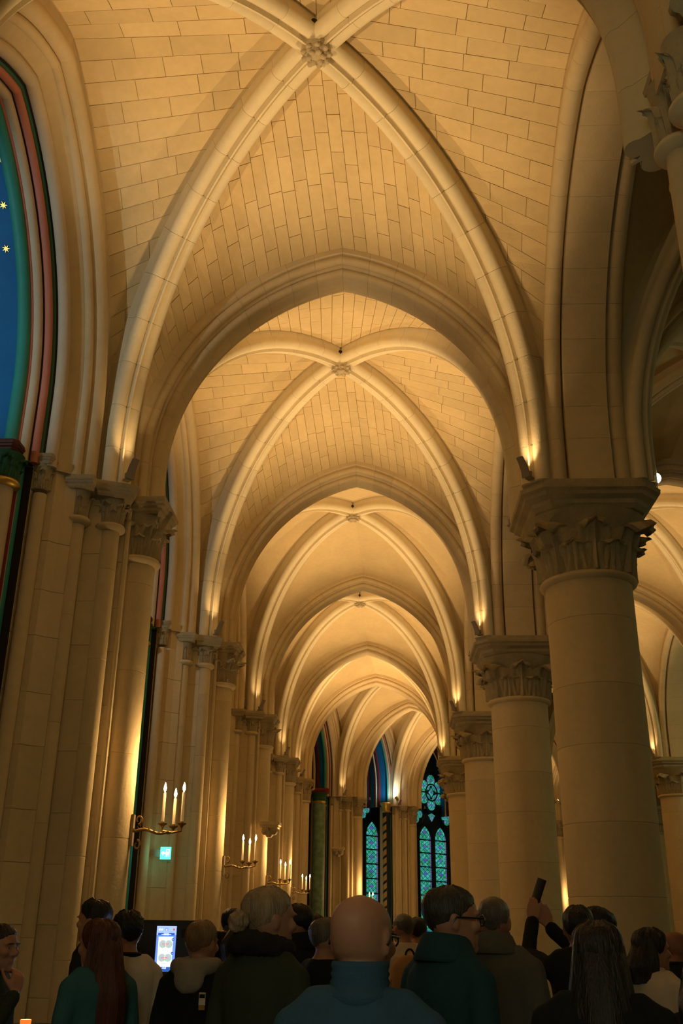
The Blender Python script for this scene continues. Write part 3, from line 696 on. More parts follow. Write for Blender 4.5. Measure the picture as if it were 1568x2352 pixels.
# chevron painted column on the wall pier between the windows, other leafy column
pr = bpy.data.objects.get
def chevron_column(i, s, label):
    p = loc(RES[i][0], RES[i][1], -.62, s*.80)
    t = thing('painted_pillar', label, 'column', (p[0], p[1], 0))
    part('shaft', MB().lathe([(.19, 0), (.19, .35), (.15, .45), (.15, 5.78)], (0, 0), 20), M_navy, t)
    part('capital', MB().lathe([(.15, 5.78), (.20, 5.82), (.15, 5.86), (.18, 6.0), (.26, 6.1), (.26, 6.16)], (0, 0), 16), M_gold, t)
    for k in range(17):
        z = .6 + .30*k
        g = [[(.158*cos(a), .158*sin(a), z + .10*(a+2.2) + dz) for a in [-2.9 + 1.3*j/6 for j in range(7)]] for dz in (0, .20)]
        g2 = [[(x*.93, y*.93, zz) for x, y, zz in r] for r in g]
        part('ochre_leaf', MB().grid(g).grid(g2, flip=True), M_ochre, t)
    return t
chevron_column(8, -1, 'dark painted column with slanting ochre leaves between the windows')
# leafy pale green column at the bend
p = loc(RES[7][0], RES[7][1], -1.36, -1.36)

# ------------------------------------------------------------------ chapel spotlights and exit sign
def make_spot(p, aim, power, col, label, lens=True, size=110):
    t = thing('spotlight', label, 'lamp', p)
    part('housing', MB().lathe([(.03, -.10), (.05, -.06), (.06, .05), (.065, .06)], (0, 0), 14), M_fix, t).rotation_euler = (Vector(aim)-Vector(p)).to_track_quat('Z', 'Y').to_euler()
    if lens: part('lens', MB().lathe([(.055, .055), (.055, .066), (.02, .072)], (0, 0), 14), M_lens, t).rotation_euler = (Vector(aim)-Vector(p)).to_track_quat('Z', 'Y').to_euler()
    part('stem', MB().tube([(0, 0, -.03), (.02, 0, -.14), (0, 0, -.22)], .012, 6), M_fix, t)
    d = bpy.data.lights.new('spot_beam', 'SPOT'); d.energy = power; d.color = col; d.spot_size = radians(size); d.spot_blend = .8; d.shadow_soft_size = .05
    l = bpy.data.objects.new('beam', d); COL.objects.link(l); l.parent = t; v = (Vector(aim)-Vector(p)).normalized(); l.location = v*.09; l.rotation_euler = v.to_track_quat('-Z', 'Y').to_euler()
    return t
COOL = (.75, .92, 1.0)
make_spot((-5.2, 6.1, 6.25), (-4.0, 8.8, 7.8), 110, COOL, 'cool white spotlight inside the starry blue chapel', size=80)
make_spot((-5.2, 12.1, 6.25), (-4.0, 14.7, 6.4), 60, COOL, 'cool white spotlight inside the chapel behind the kiosk')
p6 = loc(RES[7][0], RES[7][1], -1.5, .9); 
make_spot((.45, 39.0, 6.25), (-.6, 40.4, 7.9), 45, COOL, 'white spotlight on the painted capital between the stained glass windows')
make_spot((2.93, 9.76, 6.13), (1.8, 2.0, 3.6), 12, (.9, .97, 1), 'bright white spotlight beside the nearest pier capital')
def make_exit():
    t = thing('exit_sign', 'small lit green exit sign with arrow, on the wall below the nearest candles', 'sign', (-3.22, 15.12, 2.62), 0)
    part('bracket', MB().box((-.16, -.02, -.05), (-.05, .02, .05)), M_fix, t)
    part('panel', MB().box((-.075, -.035, -.085), (.075, .005, .085)), mat('exit_green', (.02, .5, .35), .4, emit=(.12, .95, .75), estr=1.5), t)
    wm = mat('exit_white', (.9, 1, .95), .4, emit=(.8, 1, .93), estr=3.2)
    ar = MB()
    def fl(pts, y=-.037): ar.grid([[(x, y, z) for x, z in pts], [(x, y-.003, z) for x, z in pts]], True, True, True)
    fl([(-.062, 0), (-.030, .030), (-.030, .010), (.0, .010), (.0, -.010), (-.030, -.010), (-.030, -.030)])
    fl([(.010, -.05), (.018, -.05), (.018, .045), (.052, .045), (.052, -.05), (.060, -.05), (.060, .053), (.010, .053)])
    fl([(.022, -.045), (.030, -.045), (.036, -.01), (.046, -.02), (.044, .0), (.038, .02), (.026, .015)])
    part('pictogram', ar, wm, t, 0)
    d = bpy.data.lights.new('exit_light', 'POINT'); d.energy = 1.2; d.color = (.25, 1, .8); d.shadow_soft_size = .07
    l = bpy.data.objects.new('exit_glow', d); COL.objects.link(l); l.parent = t; l.location = (0, -.10, 0)
make_exit()

def painted_column(x, y, r, m, label):
    t = thing('painted_pillar', label, 'column', (x, y, 0))
    part('shaft', MB().lathe([(r*1.3, 0), (r*1.3, .35), (r, .45), (r, 5.72)], (0, 0), 20), m, t)
    part('neck_ring', MB().lathe([(r, 5.66), (r+.03, 5.70), (r, 5.74)], (0, 0), 20), M_gold, t)
    part('capital', MB().lathe([(r, 5.72), (r*1.15, 5.82), (r*1.1, 5.86), (r*1.45, 6.0)], (0, 0), 18), M_green, t)
    part('abacus', MB().chamfer_lathe([(r*1.4, 6.0), (r*1.6, 6.06), (r*1.6, 6.14)]), M_red, t)
painted_column(-2.30, 35.55, .21, mat('sage_scroll_paint', (.20, .34, .24), .6, var=.5, vscale=6), 'pale green painted column with leafy pattern at the bend of the left wall')
for nm, x, y, z, lab in (('corbel', -2.47, 22.0, 3.62, 'small carved bracket on the third wall pier'), ('corbel', -1.66, 36.58, 4.18, 'small carved bracket on the wall pier left of the narrow stained glass')):
    t = thing(nm, lab, 'corbel', (x, y, z))
    part('shelf', MB().box((-.22, -.22, .03), (.22, .22, .10)).box((-.19, -.19, -.02), (.19, .19, .03)), M_stone, t)
    part('carving', MB().ball((-.08, -.12, -.08), .10, 8, 6).ball((.09, -.12, -.08), .10, 8, 6).ball((0, -.1, -.14), .09, 8, 6), M_carved, t)
# unseen hoop lamps, added as pale fill from the choir side and behind
def fill_lamp(x, y, lab, z=6.6, top=4.38, power=None, col=(.86, 1.0, .62)):
    t = thing('fill_lamp', lab, 'fill_lamp', (x, y, z), group='added hoop fill lamps')
    part('hoop', MB().tube([(.7*cos(2*pi*i/24), .7*sin(2*pi*i/24), 0) for i in range(25)], .025, 6), M_brass, t)
    part('chain', MB().tube([(0, 0, .5), (0, 0, top)], .015, 6), M_iron, t)
    part('stays', MB().tube([(.7, 0, 0), (0, 0, .5), (-.7, 0, 0)], .01, 5).tube([(0, .7, 0), (0, 0, .5), (0, -.7, 0)], .01, 5), M_brass, t)
    bm = MB().ball((0, 0, .08), .06, 10, 7).mesh('bulb', M_glow)
    for i in range(8): link('bulb', bm, t, (.7*cos(pi*i/4), .7*sin(pi*i/4), 0))
    d = bpy.data.lights.new('fill_light', 'POINT'); d.energy = power or P_CHOIR_FILL; d.color = col; d.shadow_soft_size = .6
    l = bpy.data.objects.new('glow', d); COL.objects.link(l); l.parent = t; l.location = (0, 0, -.3)
fill_lamp(12.5, 15, 'hoop fill lamp added on the choir side level with the second pier'); fill_lamp(12.5, 26, 'hoop fill lamp added on the choir side level with the far piers')

fill_lamp(-.5, -.9, 'hoop fill lamp added in the aisle behind the camera', 3.3, 6.6, P_BACK, (.88, 1.0, .76))  # added out of view to brighten the crowd and lower walls
# ------------------------------------------------------------------ people
def remesh(name, mb, m, voxel, smooth=2, fold=0, fscale=7.0, parent=None):
    me = bpy.data.meshes.new('tmp'); me.from_pydata(mb.v, [], mb.f); me.update()
    o = bpy.data.objects.new('tmp', me); TMP.collection.objects.link(o)
    r = o.modifiers.new('r', 'REMESH'); r.mode = 'VOXEL'; r.voxel_size = voxel; r.use_smooth_shade = True
    if smooth: s = o.modifiers.new('s', 'SMOOTH'); s.factor = .5; s.iterations = smooth
    with bpy.context.temp_override(scene=TMP, view_layer=TMP.view_layers[0]):
        dg = bpy.context.evaluated_depsgraph_get(); dg.update()
        nm = bpy.data.meshes.new_from_object(o.evaluated_get(dg)); nm.name = name
    bpy.data.objects.remove(o); bpy.data.meshes.remove(me)
    if fold:
        for v in nm.vertices:
            p = v.co; q = noise.noise(Vector((p.x*fscale, p.y*fscale, p.z*fscale*.55))) + .5*noise.noise(Vector((p.x*fscale*2.2, p.y*fscale*2.2, p.z*fscale*1.1 + 9)))
            v.co = p + v.normal*q*fold
    nm.materials.clear(); nm.materials.append(m)
    nm.polygons.foreach_set('use_smooth', [True]*len(nm.polygons))
    return link(name, nm, parent)
TMP = bpy.data.scenes.new('workbench')

def ell(c, rx, ry, z, n=22, p=2.0):
    out = []
    for j in range(n):
        a = 2*pi*j/n; ca, sa = cos(a), sin(a)
        out.append((c[0] + rx*math.copysign(abs(ca)**(2/p), ca), c[1] + ry*math.copysign(abs(sa)**(2/p), sa), z))
    return out
def capsule(mb, pts, rad, n=12):
    mb.tube(pts, rad, n)
    rr = rad if isinstance(rad, (list, tuple)) else [rad]*len(pts)
    for p, r in zip(pts, rr): mb.ball(p, r*.995, n, 8)
HEADP = [(-.03, .06, .30, .16), (.03, .17, .41, .02), (.12, .245, .435, -.10), (.24, .295, .44, -.24), (.36, .325, .435, -.37), (.50, .34, .44, -.44), (.62, .345, .455, -.47), (.74, .335, .44, -.47), (.85, .285, .37, -.41), (.93, .20, .26, -.31), (.985, .10, .11, -.17), (1.0, .03, .0, -.06)]
def head_ring(t):
    for (t0, w0, f0, b0), (t1, w1, f1, b1) in zip(HEADP, HEADP[1:]):
        if t <= t1: u = (t-t0)/(t1-t0); return w0+(w1-w0)*u, f0+(f1-f0)*u, b0+(b1-b0)*u
    return HEADP[-1][1:]
def xform(mb, start, mx):
    for i in range(start, len(mb.v)): mb.v[i] = tuple(mx @ Vector(mb.v[i]))
def make_hand(mb, wrist, d, nrm, side, curl=.5, s=1.0):
    """palm and five separate fingers; d points out of the wrist, nrm out of the back of the hand, side +1/-1 where the thumb is"""
    d = Vector(d).normalized(); nrm = Vector(nrm); nrm = (nrm - d*nrm.dot(d)).normalized(); w = d.cross(nrm)*side; wr = Vector(wrist)
    for k in range(4):
        x = (.030 - .020*k)*s
        capsule(mb, [wr + w*x*.5, wr + d*.045*s + w*x, wr + d*.088*s + w*x], [.014*s, .0145*s, .012*s], 8)
    for k, L in enumerate((.070, .080, .074, .058)):
        x = (.030 - .020*k)*s; p = wr + d*.088*s + w*x; pts = [p]; a = 0
        for q, fr in enumerate((.45, .32, .25)):
            a += curl*(.55 if q == 0 else 1.0); p = p + (d*cos(a) - nrm*sin(a))*L*fr*s; pts.append(p)
        capsule(mb, pts, [.0098*s, .0094*s, .0088*s, .0078*s], 8)
    p = wr + d*.022*s + w*.026*s
    capsule(mb, [p, p + (d*.6 + w*.7 - nrm*.25)*.038*s, p + (d*1.0 + w*.75 - nrm*.5)*.060*s, p + (d*1.5 + w*.6 - nrm*.75*(.5+curl))*.068*s], [.014*s, .012*s, .0105*s, .009*s], 8)

M_skin = mat('skin', (.33, .155, .09), .55, bump=.08, bscale=120)
M_skin2 = mat('tanned_skin', (.27, .115, .065), .55, bump=.08, bscale=120)
M_eye = mat('eye', (.30, .26, .22), .3); M_iris = mat('iris', (.03, .02, .015), .2)
M_denim = mat('dark_trousers', (.02, .025, .035), .9, bump=.2, bscale=150)
M_shoe = mat('dark_shoe', (.015, .013, .012), .5)
M_glasses = mat('spectacle_frame', (.01, .01, .012), .3)
def hair_mat(name, c):
    m = mat(name, c, .45, bump=.9, bscale=40, var=.55, vscale=9, spec=.35); nt = m.node_tree
    tc = [n for n in nt.nodes if n.type == 'TEX_COORD'][0]; mp = nt.nodes.new('ShaderNodeMapping'); mp.inputs['Scale'].default_value = (3.2, 3.2, .35)
    nt.links.new(tc.outputs['Object'], mp.inputs['Vector'])
    for n in nt.nodes:
        if n.type == 'TEX_NOISE': nt.links.new(mp.outputs[0], n.inputs['Vector'])
    return m
H_black = hair_mat('black_hair', (.008, .007, .006)); H_brown = hair_mat('dark_brown_hair', (.020, .012, .008)); H_aub = hair_mat('auburn_hair', (.075, .020, .008))
H_blond = hair_mat('ash_blonde_hair', (.30, .20, .105)); H_grey = hair_mat('grey_hair', (.11, .092, .072)); H_sand = hair_mat('sandy_hair', (.20, .11, .045)); H_salt = hair_mat('dark_grey_hair', (.035, .029, .022))
def cloth(name, c, rough=.9): return mat(name, c, rough, bump=.35, bscale=160, var=.15, vscale=5, spec=.15)

def person(label, x, y, H, face, coat, hair=None, style='short', turn=0, tilt=0, skin=None, arms='down', build=1.0, voxel=.0095, collar=None, ccol=None, sleeves=True, glasses=False, hem=.42, bend=0, fw=1.0, hairlen=.35, lift=.026):
    """one clothed figure; face is the compass angle it looks to (0 away from the camera, 90 to the right); turn and tilt move the head"""
    skin = skin or M_skin
    t = thing('person', label, 'person', (x, y, 0), -radians(face))
    S = H/1.72; hh = .228*S; zc = H - hh; sw = .178*S*build
    # --- body, one surface
    b = MB()
    up = lambda f: f + lift*max(0, min(1, (f-.55)/.25))
    tz = lambda f: up(f)*H
    tor = [(.46, .150, .105, 0), (.52, .160, .115, -.005), (.58, .145, .105, 0), (.63, .135, .098, .0), (.70, .150, .108, .005), (.76, .162, .110, .0), (.805, .150, .092, -.012), (.83, .095, .068, -.018), (.85, .060, .058, -.012)]
    b.grid([ell((0, oy*S), rx*S*build, ry*S*build, tz(f), 24) for f, rx, ry, oy in tor], True, True, True)
    b.grid([ell((0, (-.014 + .02*q)*S), (.058 - .004*q)*S, (.060 - .003*q)*S, tz(.835) + q*(.06 - lift*.6)*H, 16) for q in (0, .5, 1)], True, True, True)
    o = len(b.v)
    rows = []
    for k in range(23):
        tt = -.03 + 1.03*k/22; w_, f_, k_ = head_ring(tt)
        rows.append(ell((0, (f_+k_)/2*hh), w_*hh*fw, (f_-k_)/2*hh, tt*hh, 26, 2.15))
    b.grid(rows, True, True, True)
    capsule(b, [(0, .425*hh, .56*hh), (0, .475*hh, .45*hh), (0, .515*hh, .37*hh)], [.040*hh, .052*hh, .066*hh], 10)
    for s in (-1, 1):
        b.ball((s*.055*hh, .46*hh, .345*hh), .045*hh, 8, 6)
        b.ball((s*.15*hh, .385*hh, .60*hh), .085*hh, 10, 6, (1.5, .85, .55))
        b.ball((s*.20*hh, .345*hh, .40*hh), .11*hh, 10, 7)
        b.ball((s*.345*hh*fw, -.03*hh, .47*hh), .10*hh, 10, 8, (.42, .75, 1.5)); b.ball((s*.36*hh*fw, -.06*hh, .52*hh), .06*hh, 8, 6, (.5, 1, 1.3))
    b.ball((0, .425*hh, .215*hh), .07*hh, 10, 6, (1.7, .75, .38)); b.ball((0, .415*hh, .165*hh), .07*hh, 10, 6, (1.5, .75, .42)); b.ball((0, .37*hh, .05*hh), .10*hh, 10, 6)
    HM = Matrix.Translation((0, .018*S + bend*.10*S, zc - .004*H - bend*.02)) @ Matrix.Rotation(-radians(turn), 4, 'Z') @ Matrix.Rotation(radians(tilt), 4, 'X')
    xform(b, o, HM)
    # --- arms
    sh = [Vector((s*sw, -.012*S, (.786+lift)*H)) for s in (-1, 1)]
    L1, L2 = .175*H, .150*H
    poses = {'down': [((s*(sw+.045*S), -.03*S, .82*H-L1*.98), (s*(sw+.03*S), .07*S, .82*H-L1-L2*.95), (0, .2, -1), (s, 0, .0)) for s in (-1, 1)],
             'front': [((s*(sw+.05*S), .0, .82*H-L1*.96), (s*.07*S, .235*S, .645*H), (-s*.6, .8, .2), (0, .5, .8)) for s in (-1, 1)]}
    poses['chin'] = [poses['front'][0], ((sw+.02*S, .08*S, .645*H), (.045*S, .16*S, .795*H), (-.25, .0, 1), (.3, .9, 0))]
    poses['phone'] = [((-sw-.10*S, .17*S, .842*H), (-.235*S, .31*S, .955*H), (.25, .25, 1), (0, -1, .15)), ((sw*.55, .23*S, .80*H), (-.14*S, .33*S, .935*H), (-.25, .15, 1), (.4, -.9, .1))]
    poses['show'] = [poses['chin'][1], None]
    poses['edge'] = [((-sw-.03*S, .02*S, .62*H), (-.10*S, .30*S, .68*H), (.3, .9, .25), (-.3, 0, 1)), ((sw+.01*S, .10*S, .66*H), (.055*S, .175*S, .800*H), (-.4, -.1, 1), (.5, .85, 0))]
    ps = poses[arms]
    for i, s in enumerate((-1, 1)):
        el, wr, dd, nn = ps[i]
        capsule(b, [sh[i], el, wr], [.043*S, .035*S, .026*S], 12)
        make_hand(b, wr, dd, nn, -s, .55 if arms in ('down', 'front') else (.62 if arms == 'phone' else .8), S)
    for s in (-1, 1):
        capsule(b, [(s*.085*S, 0, .48*H), (s*.09*S, .01*S, .28*H), (s*.095*S, -.015*S, .05*H)], [.078*S, .052*S, .036*S], 12)
    remesh('body', b, skin, voxel, 1, parent=t)
    # --- eyes
    for s in (-1, 1):
        e = HM @ Vector((s*.145*hh, .372*hh, .505*hh)); g = HM @ Vector((s*.148*hh, .414*hh, .505*hh))
        part('eye', MB().ball(e, .050*hh, 10, 8), M_eye, t); part('iris', MB().ball(g, .024*hh, 8, 6, (1, .5, 1)), M_iris, t)
        part('eyebrow', MB().tube([HM @ Vector((s*q*hh, (.475 - .35*(q-.05)**1.0*.55)*hh, (.585 + .02*sin(q*12))*hh)) for q in (.05, .12, .19, .25)], [.014*hh, .017*hh, .015*hh, .006*hh], 6), hair or H_salt, t)
    # --- clothes
    c = MB(); g = .016*S; lo = hem
    ct = [(lo, .178, .130, 0), (.50, .176, .130, -.003), (.58, .165, .122, 0), (.64, .160, .118, 0), (.70, .170, .124, .004), (.76, .182, .125, -.002), (.79, .172, .108, -.012), (.818, .118, .086, -.016), (.845, .074, .068, -.012)]
    c.grid([ell((0, oy*S), rx*S*build, ry*S*build, up(f)*H, 26, 2.2) for f, rx, ry, oy in ct], True, True, True)
    for i, s in enumerate((-1, 1)):
        el, wr, dd, nn = ps[i]; e = Vector(el); wv = Vector(wr); cf = e.lerp(wv, .93 if sleeves else .1)
        capsule(c, [Vector((s*sw*.62, -.012*S, (.812+lift)*H)), sh[i] + Vector((0, 0, -.004*H)), sh[i].lerp(e, .55), e, e.lerp(cf, .5), cf], [.056*S, .058*S, .058*S, .052*S, .046*S, .042*S], 12)
    remesh('coat', c, coat, .016, 4, fold=.007, parent=t)
    cm = ccol or coat
    if collar == 'turtle':
        part('roll_collar', MB().grid([ell((0, (-.012+.012*q)*S), r*S, r*1.02*S, (.832+lift*.9)*H + q*.082*S, 24) for q, r in ((-.45, .070), (-.2, .088), (.0, .092), (.12, .088), (.25, .078), (.38, .081), (.50, .075), (.62, .080), (.72, .075), (.85, .079), (.97, .077), (1.0, .070), (.8, .060))], True), cm, t, 60)
    elif collar == 'coat':
        part('collar', MB().grid([[(r*S*sin(a)*1.05, (-.012 - r*cos(a))*S, (.845+lift*.8)*H + (dz + .012*cos(a))*S) for a in [radians(-150 + 300*j/20) for j in range(21)]] for r, dz in ((.078, -.03), (.074, .045), (.080, .055), (.092, .045), (.125, -.035), (.12, -.045))]), cm, t, 50)
    elif collar == 'fur':
        f = MB()
        for j in range(17): a = radians(-140 + 280*j/16); f.ball((.094*S*sin(a), (-.012 - .09*cos(a))*S, (.848+lift*.8)*H + .02*S*cos(a)), .046*S, 10, 7)
        remesh('fur_collar', f, cm, .012, 1, fold=.012, fscale=30, parent=t)
    elif collar == 'hood':
        f = MB()
        for j in range(15): a = radians(-125 + 250*j/14); f.ball(((.10+.02*cos(a))*S*sin(a), (-.012 - .10*cos(a))*S, (.845+lift*.9)*H - .012*S*cos(a)), (.042 + .012*cos(a))*S, 10, 7)
        f.ball((0, -.13*S, (.80+lift)*H), .075*S, 12, 8, (1.25, .6, 1.0))
        remesh('hood', f, cm, .012, 3, fold=.006, fscale=14, parent=t)
    elif collar == 'crew':
        part('collar', MB().grid([ell((0, -.012*S), r*S, r*.95*S, (.842+lift*.9)*H + dz*S, 22) for r, dz in ((.082, -.012), (.088, .004), (.076, .014), (.068, .004))], True), cm, t, 60)
    l = MB()
    for s in (-1, 1): capsule(l, [(s*.085*S, 0, .50*H), (s*.092*S, .008*S, .28*H), (s*.097*S, -.012*S, .045*H)], [.092*S, .066*S, .055*S], 12)
    l.grid([ell((0, 0), .168*S*build, .122*S*build, f*H, 20) for f in (.47, .56)], True, True, True)
    remesh('trousers', l, M_denim, .02, 3, fold=.005, parent=t)
    for s in (-1, 1):
        part('shoe', MB().grid([ell((s*.10*S, .045*S), .046*S*q, .128*S*q, z, 18) for q, z in ((1, 0), (1.03, .02), (.98, .045), (.72, .075), (.4, .085))], True, True, True), M_shoe, t, 50)
    # --- hair
    if hair and style != 'none':
        def lim(a):         # a = 0 in front, pi at the back: lowest t covered
            q = abs(a)/pi
            if style in ('short', 'quiff', 'spiky', 'crop'): return .80 - .26*min(1, q*2.2)**2 - .24*max(0, q-.45)/.55
            if style == 'bun': return .84 - .30*min(1, q*2.2)**2 - .28*max(0, q-.45)/.55
            return .86 - .42*min(1, q*2.6)**2 - .25*max(0, q-.4)/.6
        th = {'short': .045, 'quiff': .06, 'spiky': .07, 'crop': .018, 'bun': .05, 'long': .085, 'bob': .085}[style]
        rows = []
        nA, nT = 72, 16
        for i in range(nT + 1):
            row = []
            for j in range(nA):
                a = -pi + 2*pi*j/nA; tl = lim(a) + .035*noise.noise(Vector((sin(a)*7, cos(a)*7, 3.1))); tt = 1.0 - (1.0 - tl)*(i/nT)**.8
                w_, f_, k_ = head_ring(min(1, tt)); cy = (f_+k_)/2; ry = (f_-k_)/2
                e = th*(1 if i < nT else .0) * (1 - .88*(i/nT)**2.5)*(1 if style not in ('long', 'bob') else 1.0)
                nz = 1 + .35*noise.noise(Vector((sin(a)*3, cos(a)*3, tt*5)))
                if style != 'crop': nz += .45*noise.noise(Vector((sin(a)*10, cos(a)*10, tt*2.5 + 5)))
                if style == 'spiky': nz += .5*sin(a*13 + i*2)*.5
                ex = e*nz
                if style == 'quiff' and abs(a) < .9: ex += .07*(1-abs(a)/.9)*(1-i/nT)
                row.append(HM @ Vector(((w_*fw+ex)*sin(a)*hh, (cy + (ry+ex)*cos(a))*hh, (tt + ex*max(0, (tt-.6)/.4)*1.1)*hh)))
            rows.append(row)
        hb = MB().grid(rows, True, True, False)
        part('hair', hb, hair, t, 70)
        if style in ('long', 'bob'):
            ln = hairlen*S if style == 'long' else .20*S
            rows = []
            for i in range(-4, 15):
                u = max(0, i)/14; row = []
                for j in range(25):
                    a = radians(92 + (268-92)*j/24); wv = .005*S*sin(j*1.3 + u*4) + .004*sin(j*2.9)
                    k = 1 + .10*sin(pi*min(1, u*1.2))
                    px_ = HM @ Vector(((.345*fw+.085)*hh*sin(a)*k, (-.02 + .56*cos(a)*k)*hh, .56*hh))
                    if i < 0:
                        tq = .56 - i*.075; w_, f_, k_ = head_ring(tq); ee = .075
                        px_ = HM @ Vector(((w_*fw+ee)*sin(a)*hh, ((f_+k_)/2 + ((f_-k_)/2+ee)*cos(a))*hh, tq*hh))
                    rows_z = -u*ln; back = max(0, -cos(a))
                    px_ = px_ + Vector((0, -(.055*back*min(1, u*2))*S, rows_z))
                    px_ += Vector((sin(a), cos(a), 0))*wv
                    if style == 'long': px_.x *= (1 + .28*u)
                    row.append(px_)
                rows.append(row)
            inner = [[Vector((p.x*.80, p.y*.80 + .012, p.z)) for p in r] for r in rows]
            hm = MB().grid(rows).grid(inner, flip=True)
            nn_ = 25; NR = len(rows); o2 = NR*nn_
            for j in range(nn_-1): hm.f.append(((NR-1)*nn_+j, (NR-1)*nn_+j+1, o2+(NR-1)*nn_+j+1, o2+(NR-1)*nn_+j))
            for i in range(NR-1): hm.f += [(i*nn_, (i+1)*nn_, o2+(i+1)*nn_, o2+i*nn_), ((i+1)*nn_+24, i*nn_+24, o2+i*nn_+24, o2+(i+1)*nn_+24)]
            part('hair_length', hm, hair, t, 70)
        if style == 'bun':
            f = MB(); cc = HM @ Vector((-.05*hh, -.52*hh, .46*hh))
            for j in range(26): a = j*.62; rr = .13*hh*(1 - j/40); f.ball((cc.x + rr*cos(a), cc.y - .012*S*(j % 3) - .02*S*j/26, cc.z + rr*1.15*sin(a)), .075*hh, 9, 6)
            for q in ((.16, -.42, .2), (-.2, -.40, .16), (0, -.52, .22)): f.ball(HM @ Vector((q[0]*hh, q[1]*hh, q[2]*hh)), .06*hh, 8, 6, (1, 1, 2))
            remesh('hair_bun', f, hair, .007, 1, fold=.004, fscale=60, parent=t)
    if glasses:
        gl = MB()
        for s in (-1, 1):
            gl.tube([HM @ Vector(((s*.165 + .115*cos(q))*hh, .50*hh, (.49 + .085*sin(q))*hh)) for q in [2*pi*i/16 for i in range(17)]], .012*hh, 6)
            gl.tube([HM @ Vector((s*.28*hh, .49*hh, .52*hh)), HM @ Vector((s*.385*hh*fw, .25*hh, .53*hh)), HM @ Vector((s*.395*hh*fw, -.02*hh, .54*hh)), HM @ Vector((s*.375*hh*fw, -.10*hh, .45*hh))], .015*hh, 6)
        gl.tube([HM @ Vector((-.06*hh, .50*hh, .51*hh)), HM @ Vector((.06*hh, .50*hh, .51*hh))], .012*hh, 6)
        part('glasses', gl, M_glasses, t)
    t['_hh'] = hh
    return t, HM, S
C_green = cloth('dark_loden', (.030, .036, .019)); C_black = cloth('black_wool', (.011, .012, .011)); C_blue = cloth('slate_blue_knit', (.030, .070, .105)); C_teal = cloth('teal_overcoat', (.016, .044, .050))
C_tealj = cloth('teal_denim', (.032, .105, .115)); C_white = cloth('off_white_cotton', (.55, .47, .36)); C_cream = cloth('cream_wool', (.58, .46, .31)); C_grey = cloth('grey_tweed', (.090, .085, .066)); C_hood = cloth('grey_fleece', (.24, .20, .15)); C_tan = cloth('tan_canvas', (.34, .17, .06)); C_fur = cloth('dark_fur', (.018, .015, .012))
person('bald man in a slate blue turtleneck sweater seen from behind', -.069, 2.9, 1.715, 6, C_blue, H_salt, 'none', turn=16, build=1.0, lift=.022, voxel=.0075, collar='turtle', glasses=True)
person('woman with a messy blonde bun in a wide dark green coat', -.50, 4.4, 1.778, 34, C_green, H_blond, 'bun', turn=20, build=.98, voxel=.008, collar='fur', ccol=C_fur)
person('grey haired man with glasses in profile, dark teal overcoat', .248, 4.3, 1.785, 52, C_teal, H_salt, 'short', turn=24, build=1.05, voxel=.0075, collar='coat', glasses=True)
person('woman with long brown hair down her back, dark jacket', .76, 3.9, 1.645, 12, C_black, H_brown, 'long', build=1.18, voxel=.009, hairlen=.46)
person('older man in a grey tweed jacket standing right of the man with glasses', .56, 5.6, 1.79, 20, C_grey, H_grey, 'crop', turn=-6, build=1.08, collar='coat')
person('woman with long auburn hair in a teal denim jacket', -1.50, 5.6, 1.645, -50, C_tealj, H_aub, 'long', turn=-14, build=1.05, hairlen=.52)
person('tall man with a black quiff in left profile behind the auburn haired woman', -1.935, 7.07, 1.78, -75, C_black, H_black, 'quiff', collar='crew')
person('dark haired man in an off white top behind the auburn haired woman', -1.52, 6.25, 1.70, -38, C_white, H_black, 'spiky', turn=6, collar='crew', ccol=C_black)
ed, HM1, S1 = person('man at the left edge resting a hand on his chin', -2.06, 5.6, 1.625, 98, C_green, H_brown, 'short', turn=10, arms='edge', voxel=.0075, collar='crew')
person('sandy haired boy in a dark jacket with a grey hood', -1.01, 5.8, 1.655, 12, C_black, H_sand, 'short', turn=8, collar='hood', ccol=C_hood, build=.98)
person('man with short black hair bowing his head, dark jacket, beside the kiosk', -1.27, 8.5, 1.765, 60, C_black, H_black, 'short', tilt=-18, collar='coat')
person('woman in a cream coat half hidden behind the blonde bun', -.98, 7.3, 1.70, 55, C_cream, H_brown, 'bob', tilt=-8)
person('man with black hair and a dark coat facing the blonde woman', -.585, 7.2, 1.775, -62, C_black, H_black, 'short', collar='coat', build=1.1)
person('dark haired person behind the man facing the blonde woman', -.60, 8.9, 1.735, 10, C_black, H_black, 'short')
person('grey haired woman just left of the bald man, mostly hidden', -.36, 6.3, 1.68, 40, C_black, H_grey, 'short', turn=20)
bp_, HM2, S2 = person('man with cropped grey hair wearing a tan backpack', .15, 9.0, 1.75, -12, C_cream, H_grey, 'crop', turn=-16)
person('dark haired person between the backpack and the man with glasses', .285, 9.7, 1.725, 5, C_black, H_brown, 'short')
person('woman with a brown bob in a navy jacket in front of the piers', .775, 7.5, 1.635, 15, cloth('navy_nylon', (.012, .020, .04)), H_brown, 'bob', collar='crew')
ph, HM3, S3 = person('black haired man raising his phone with both hands', 1.11, 6.2, 1.765, 4, C_black, H_black, 'short', turn=6, tilt=14, arms='phone', voxel=.0075, collar='crew')
person('dark haired man turned left beside the man with the raised phone', 1.33, 6.9, 1.775, -72, C_black, H_black, 'short', turn=-8, tilt=16)
wc, HM4, S4 = person('dark haired woman in a white coat looking right', 1.60, 6.6, 1.635, 48, C_cream, H_brown, 'bob', turn=32, arms='front', collar='crew')
person('bald man behind the woman in the white coat', 2.12, 8.0, 1.635, 62, C_black, H_salt, 'none', turn=18, skin=M_skin2, collar='crew')
person('dark haired person cut off by the lower right corner', 1.36, 4.75, 1.505, 40, C_black, H_black, 'bob', build=1.2)
